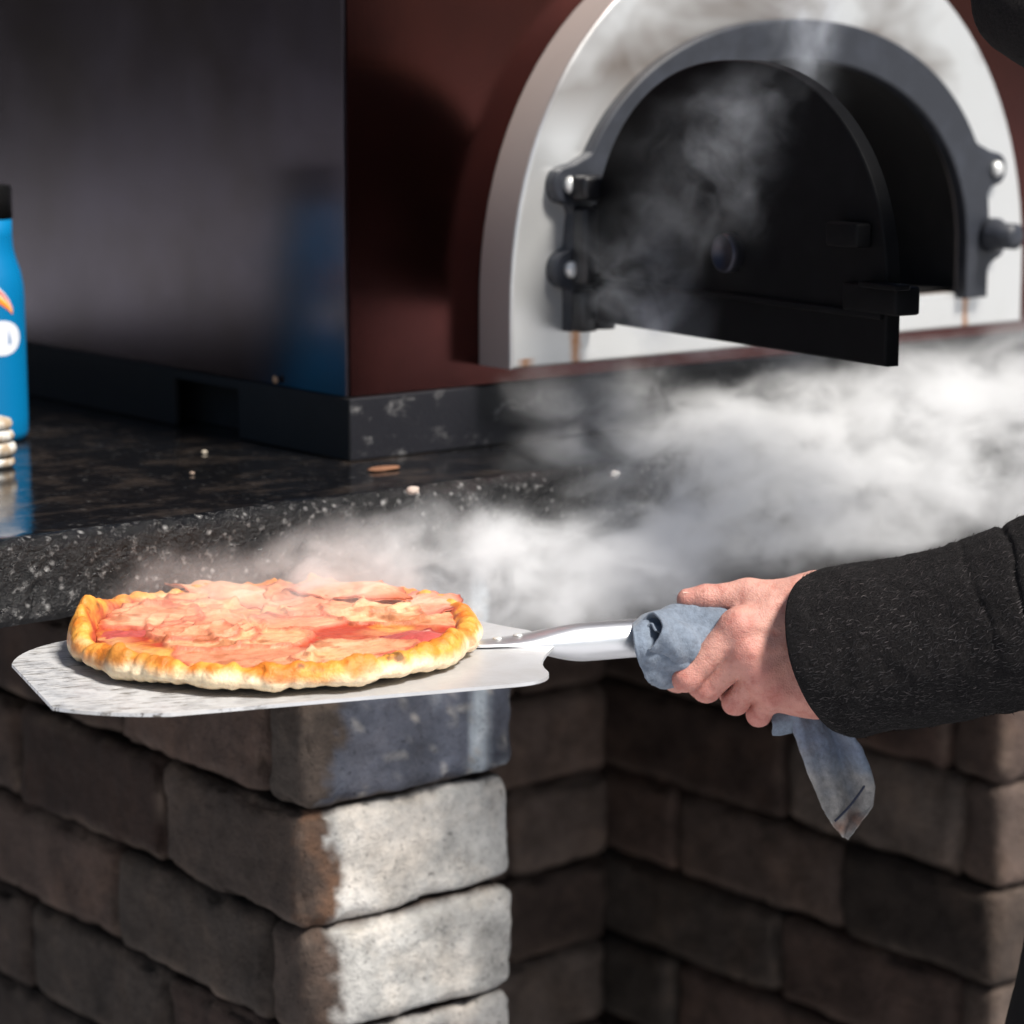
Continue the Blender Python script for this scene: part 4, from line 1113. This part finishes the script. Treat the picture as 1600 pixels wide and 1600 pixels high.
# ------------------------------------------------------------------ steam and smoke
def plume(name, blobs, dens, col, nscale, amp, label, aniso=-.15, seed=0.0, lift=0.0, step=1.0, stretch=(1, 1, 1)):
    """blobs: (centre, radii, weight). The hull encloses them; density comes from soft blobs broken up by noise"""
    C = np.array([b[0] for b in blobs]); Rr = np.array([b[1] for b in blobs])
    def sdf(P):
        d = None
        for c, r, _ in blobs:
            e = ell(P, c, np.array(r) + .04); d = e if d is None else smin(d, e, .02)
        return d
    V, F = nets(sdf, (C - Rr).min(0) - .07, (C + Rr).max(0) + .07, .013)
    M = bpy.data.materials.new(name); M.use_nodes = True; t = NT(M); t.t.nodes.remove(t.b)
    geo = t.n('ShaderNodeNewGeometry'); pos = geo.outputs['Position']
    nd = t.n('ShaderNodeTexNoise'); t.l(pos, nd.inputs['Vector']); nd.inputs['Scale'].default_value = nscale * .45; nd.inputs['Detail'].default_value = 3
    wv = t.n('ShaderNodeVectorMath', operation='MULTIPLY_ADD'); t.l(nd.outputs['Color'], wv.inputs[0])
    wv.inputs[1].default_value = (.09, .09, .09); t.l(pos, wv.inputs[2]); warped = wv.outputs[0]
    acc = None
    for c, r, wgt in blobs:
        s = t.n('ShaderNodeVectorMath', operation='SUBTRACT'); t.l(warped, s.inputs[0]); s.inputs[1].default_value = tuple(np.array(c) + .045)
        mlt = t.n('ShaderNodeVectorMath', operation='MULTIPLY'); t.l(s.outputs[0], mlt.inputs[0]); mlt.inputs[1].default_value = tuple(1 / np.array(r))
        ln_ = t.n('ShaderNodeVectorMath', operation='LENGTH'); t.l(mlt.outputs[0], ln_.inputs[0])
        mr = t.n('ShaderNodeMapRange', interpolation_type='SMOOTHSTEP'); t.l(ln_.outputs['Value'], mr.inputs[0])
        for i, q in ((1, 0.0), (2, .97), (3, wgt), (4, 0.0)): mr.inputs[i].default_value = q
        acc = mr.outputs[0] if acc is None else t.math('ADD', acc, mr.outputs[0])
    sm = t.n('ShaderNodeVectorMath', operation='MULTIPLY'); t.l(warped, sm.inputs[0]); sm.inputs[1].default_value = stretch
    no = t.n('ShaderNodeTexNoise'); t.l(sm.outputs[0], no.inputs['Vector']); no.inputs['Scale'].default_value = nscale
    no.inputs['Detail'].default_value = 7; no.inputs['Roughness'].default_value = .6; no.inputs['Distortion'].default_value = .5
    nz = t.math('MULTIPLY', t.math('SUBTRACT', no.outputs['Fac'], .52 - lift), amp)
    d = t.math('MULTIPLY', acc, t.math('MAXIMUM', t.math('ADD', nz, .42), 0.0))
    d = t.math('MULTIPLY', d, dens)
    pv = t.n('ShaderNodeVolumePrincipled'); pv.inputs['Color'].default_value = (*col, 1); pv.inputs['Anisotropy'].default_value = aniso
    t.l(d, pv.inputs['Density']); t.l(pv.outputs[0], t.t.nodes['Material Output'].inputs['Volume'])
    M.cycles.volume_step_rate = step
    o = mesh(name, V, F, M, None, loc=C.mean(0)); return tag(o, label, 'steam', None, 'stuff')
def at(x, y, Y):
    r = FW + RT * (x - 800) / 4000 - UP * (y - 800) / 4000; return np.array([0, 0, CAMH]) + r * Y / r[1]
SB = [(at(400, 930, 1.40), (.13, .09, .028), .35), (at(560, 915, 1.41), (.12, .09, .045), .6), (at(720, 905, 1.41), (.10, .08, .055), 1.0), (at(860, 905, 1.41), (.10, .08, .065), 1.0), (at(980, 880, 1.42), (.10, .08, .07), 1.2),
      (at(1080, 800, 1.46), (.14, .10, .10), 1.2), (at(1240, 750, 1.47), (.15, .10, .10), 1.3), (at(1400, 720, 1.49), (.15, .10, .11), 1.4),
      (at(1620, 690, 1.51), (.17, .10, .14), 1.15), (at(1480, 610, 1.52), (.20, .07, .065), .85), (at(1220, 640, 1.53), (.20, .06, .05), .9), (at(1010, 690, 1.53), (.18, .05, .035), .7), (at(960, 610, 1.54), (.14, .05, .04), .4)]
plume('steam', SB, 53.0, (.992, .994, .996), 24.0, 3.6, 'white steam rising from the hot pizza and drifting right over the counter', step=.45, stretch=(.62, 1, 1.25))
KB = [(at(1250, 40, 1.57), (.06, .04, .07), 1.1), (at(1210, 165, 1.335), (.09, .06, .050), .26), (at(1120, 280, 1.35), (.09, .06, .09), .20), (at(1040, 420, 1.47), (.10, .05, .09), .40), (at(1060, 500, 1.45), (.10, .05, .04), .6), (at(1240, 470, 1.40), (.07, .05, .07), .4)]
plume('smoke', KB, 20.0, (.86, .90, .98), 30.0, 4.4, 'thin bluish smoke wisps curling out of the oven mouth', step=.3)
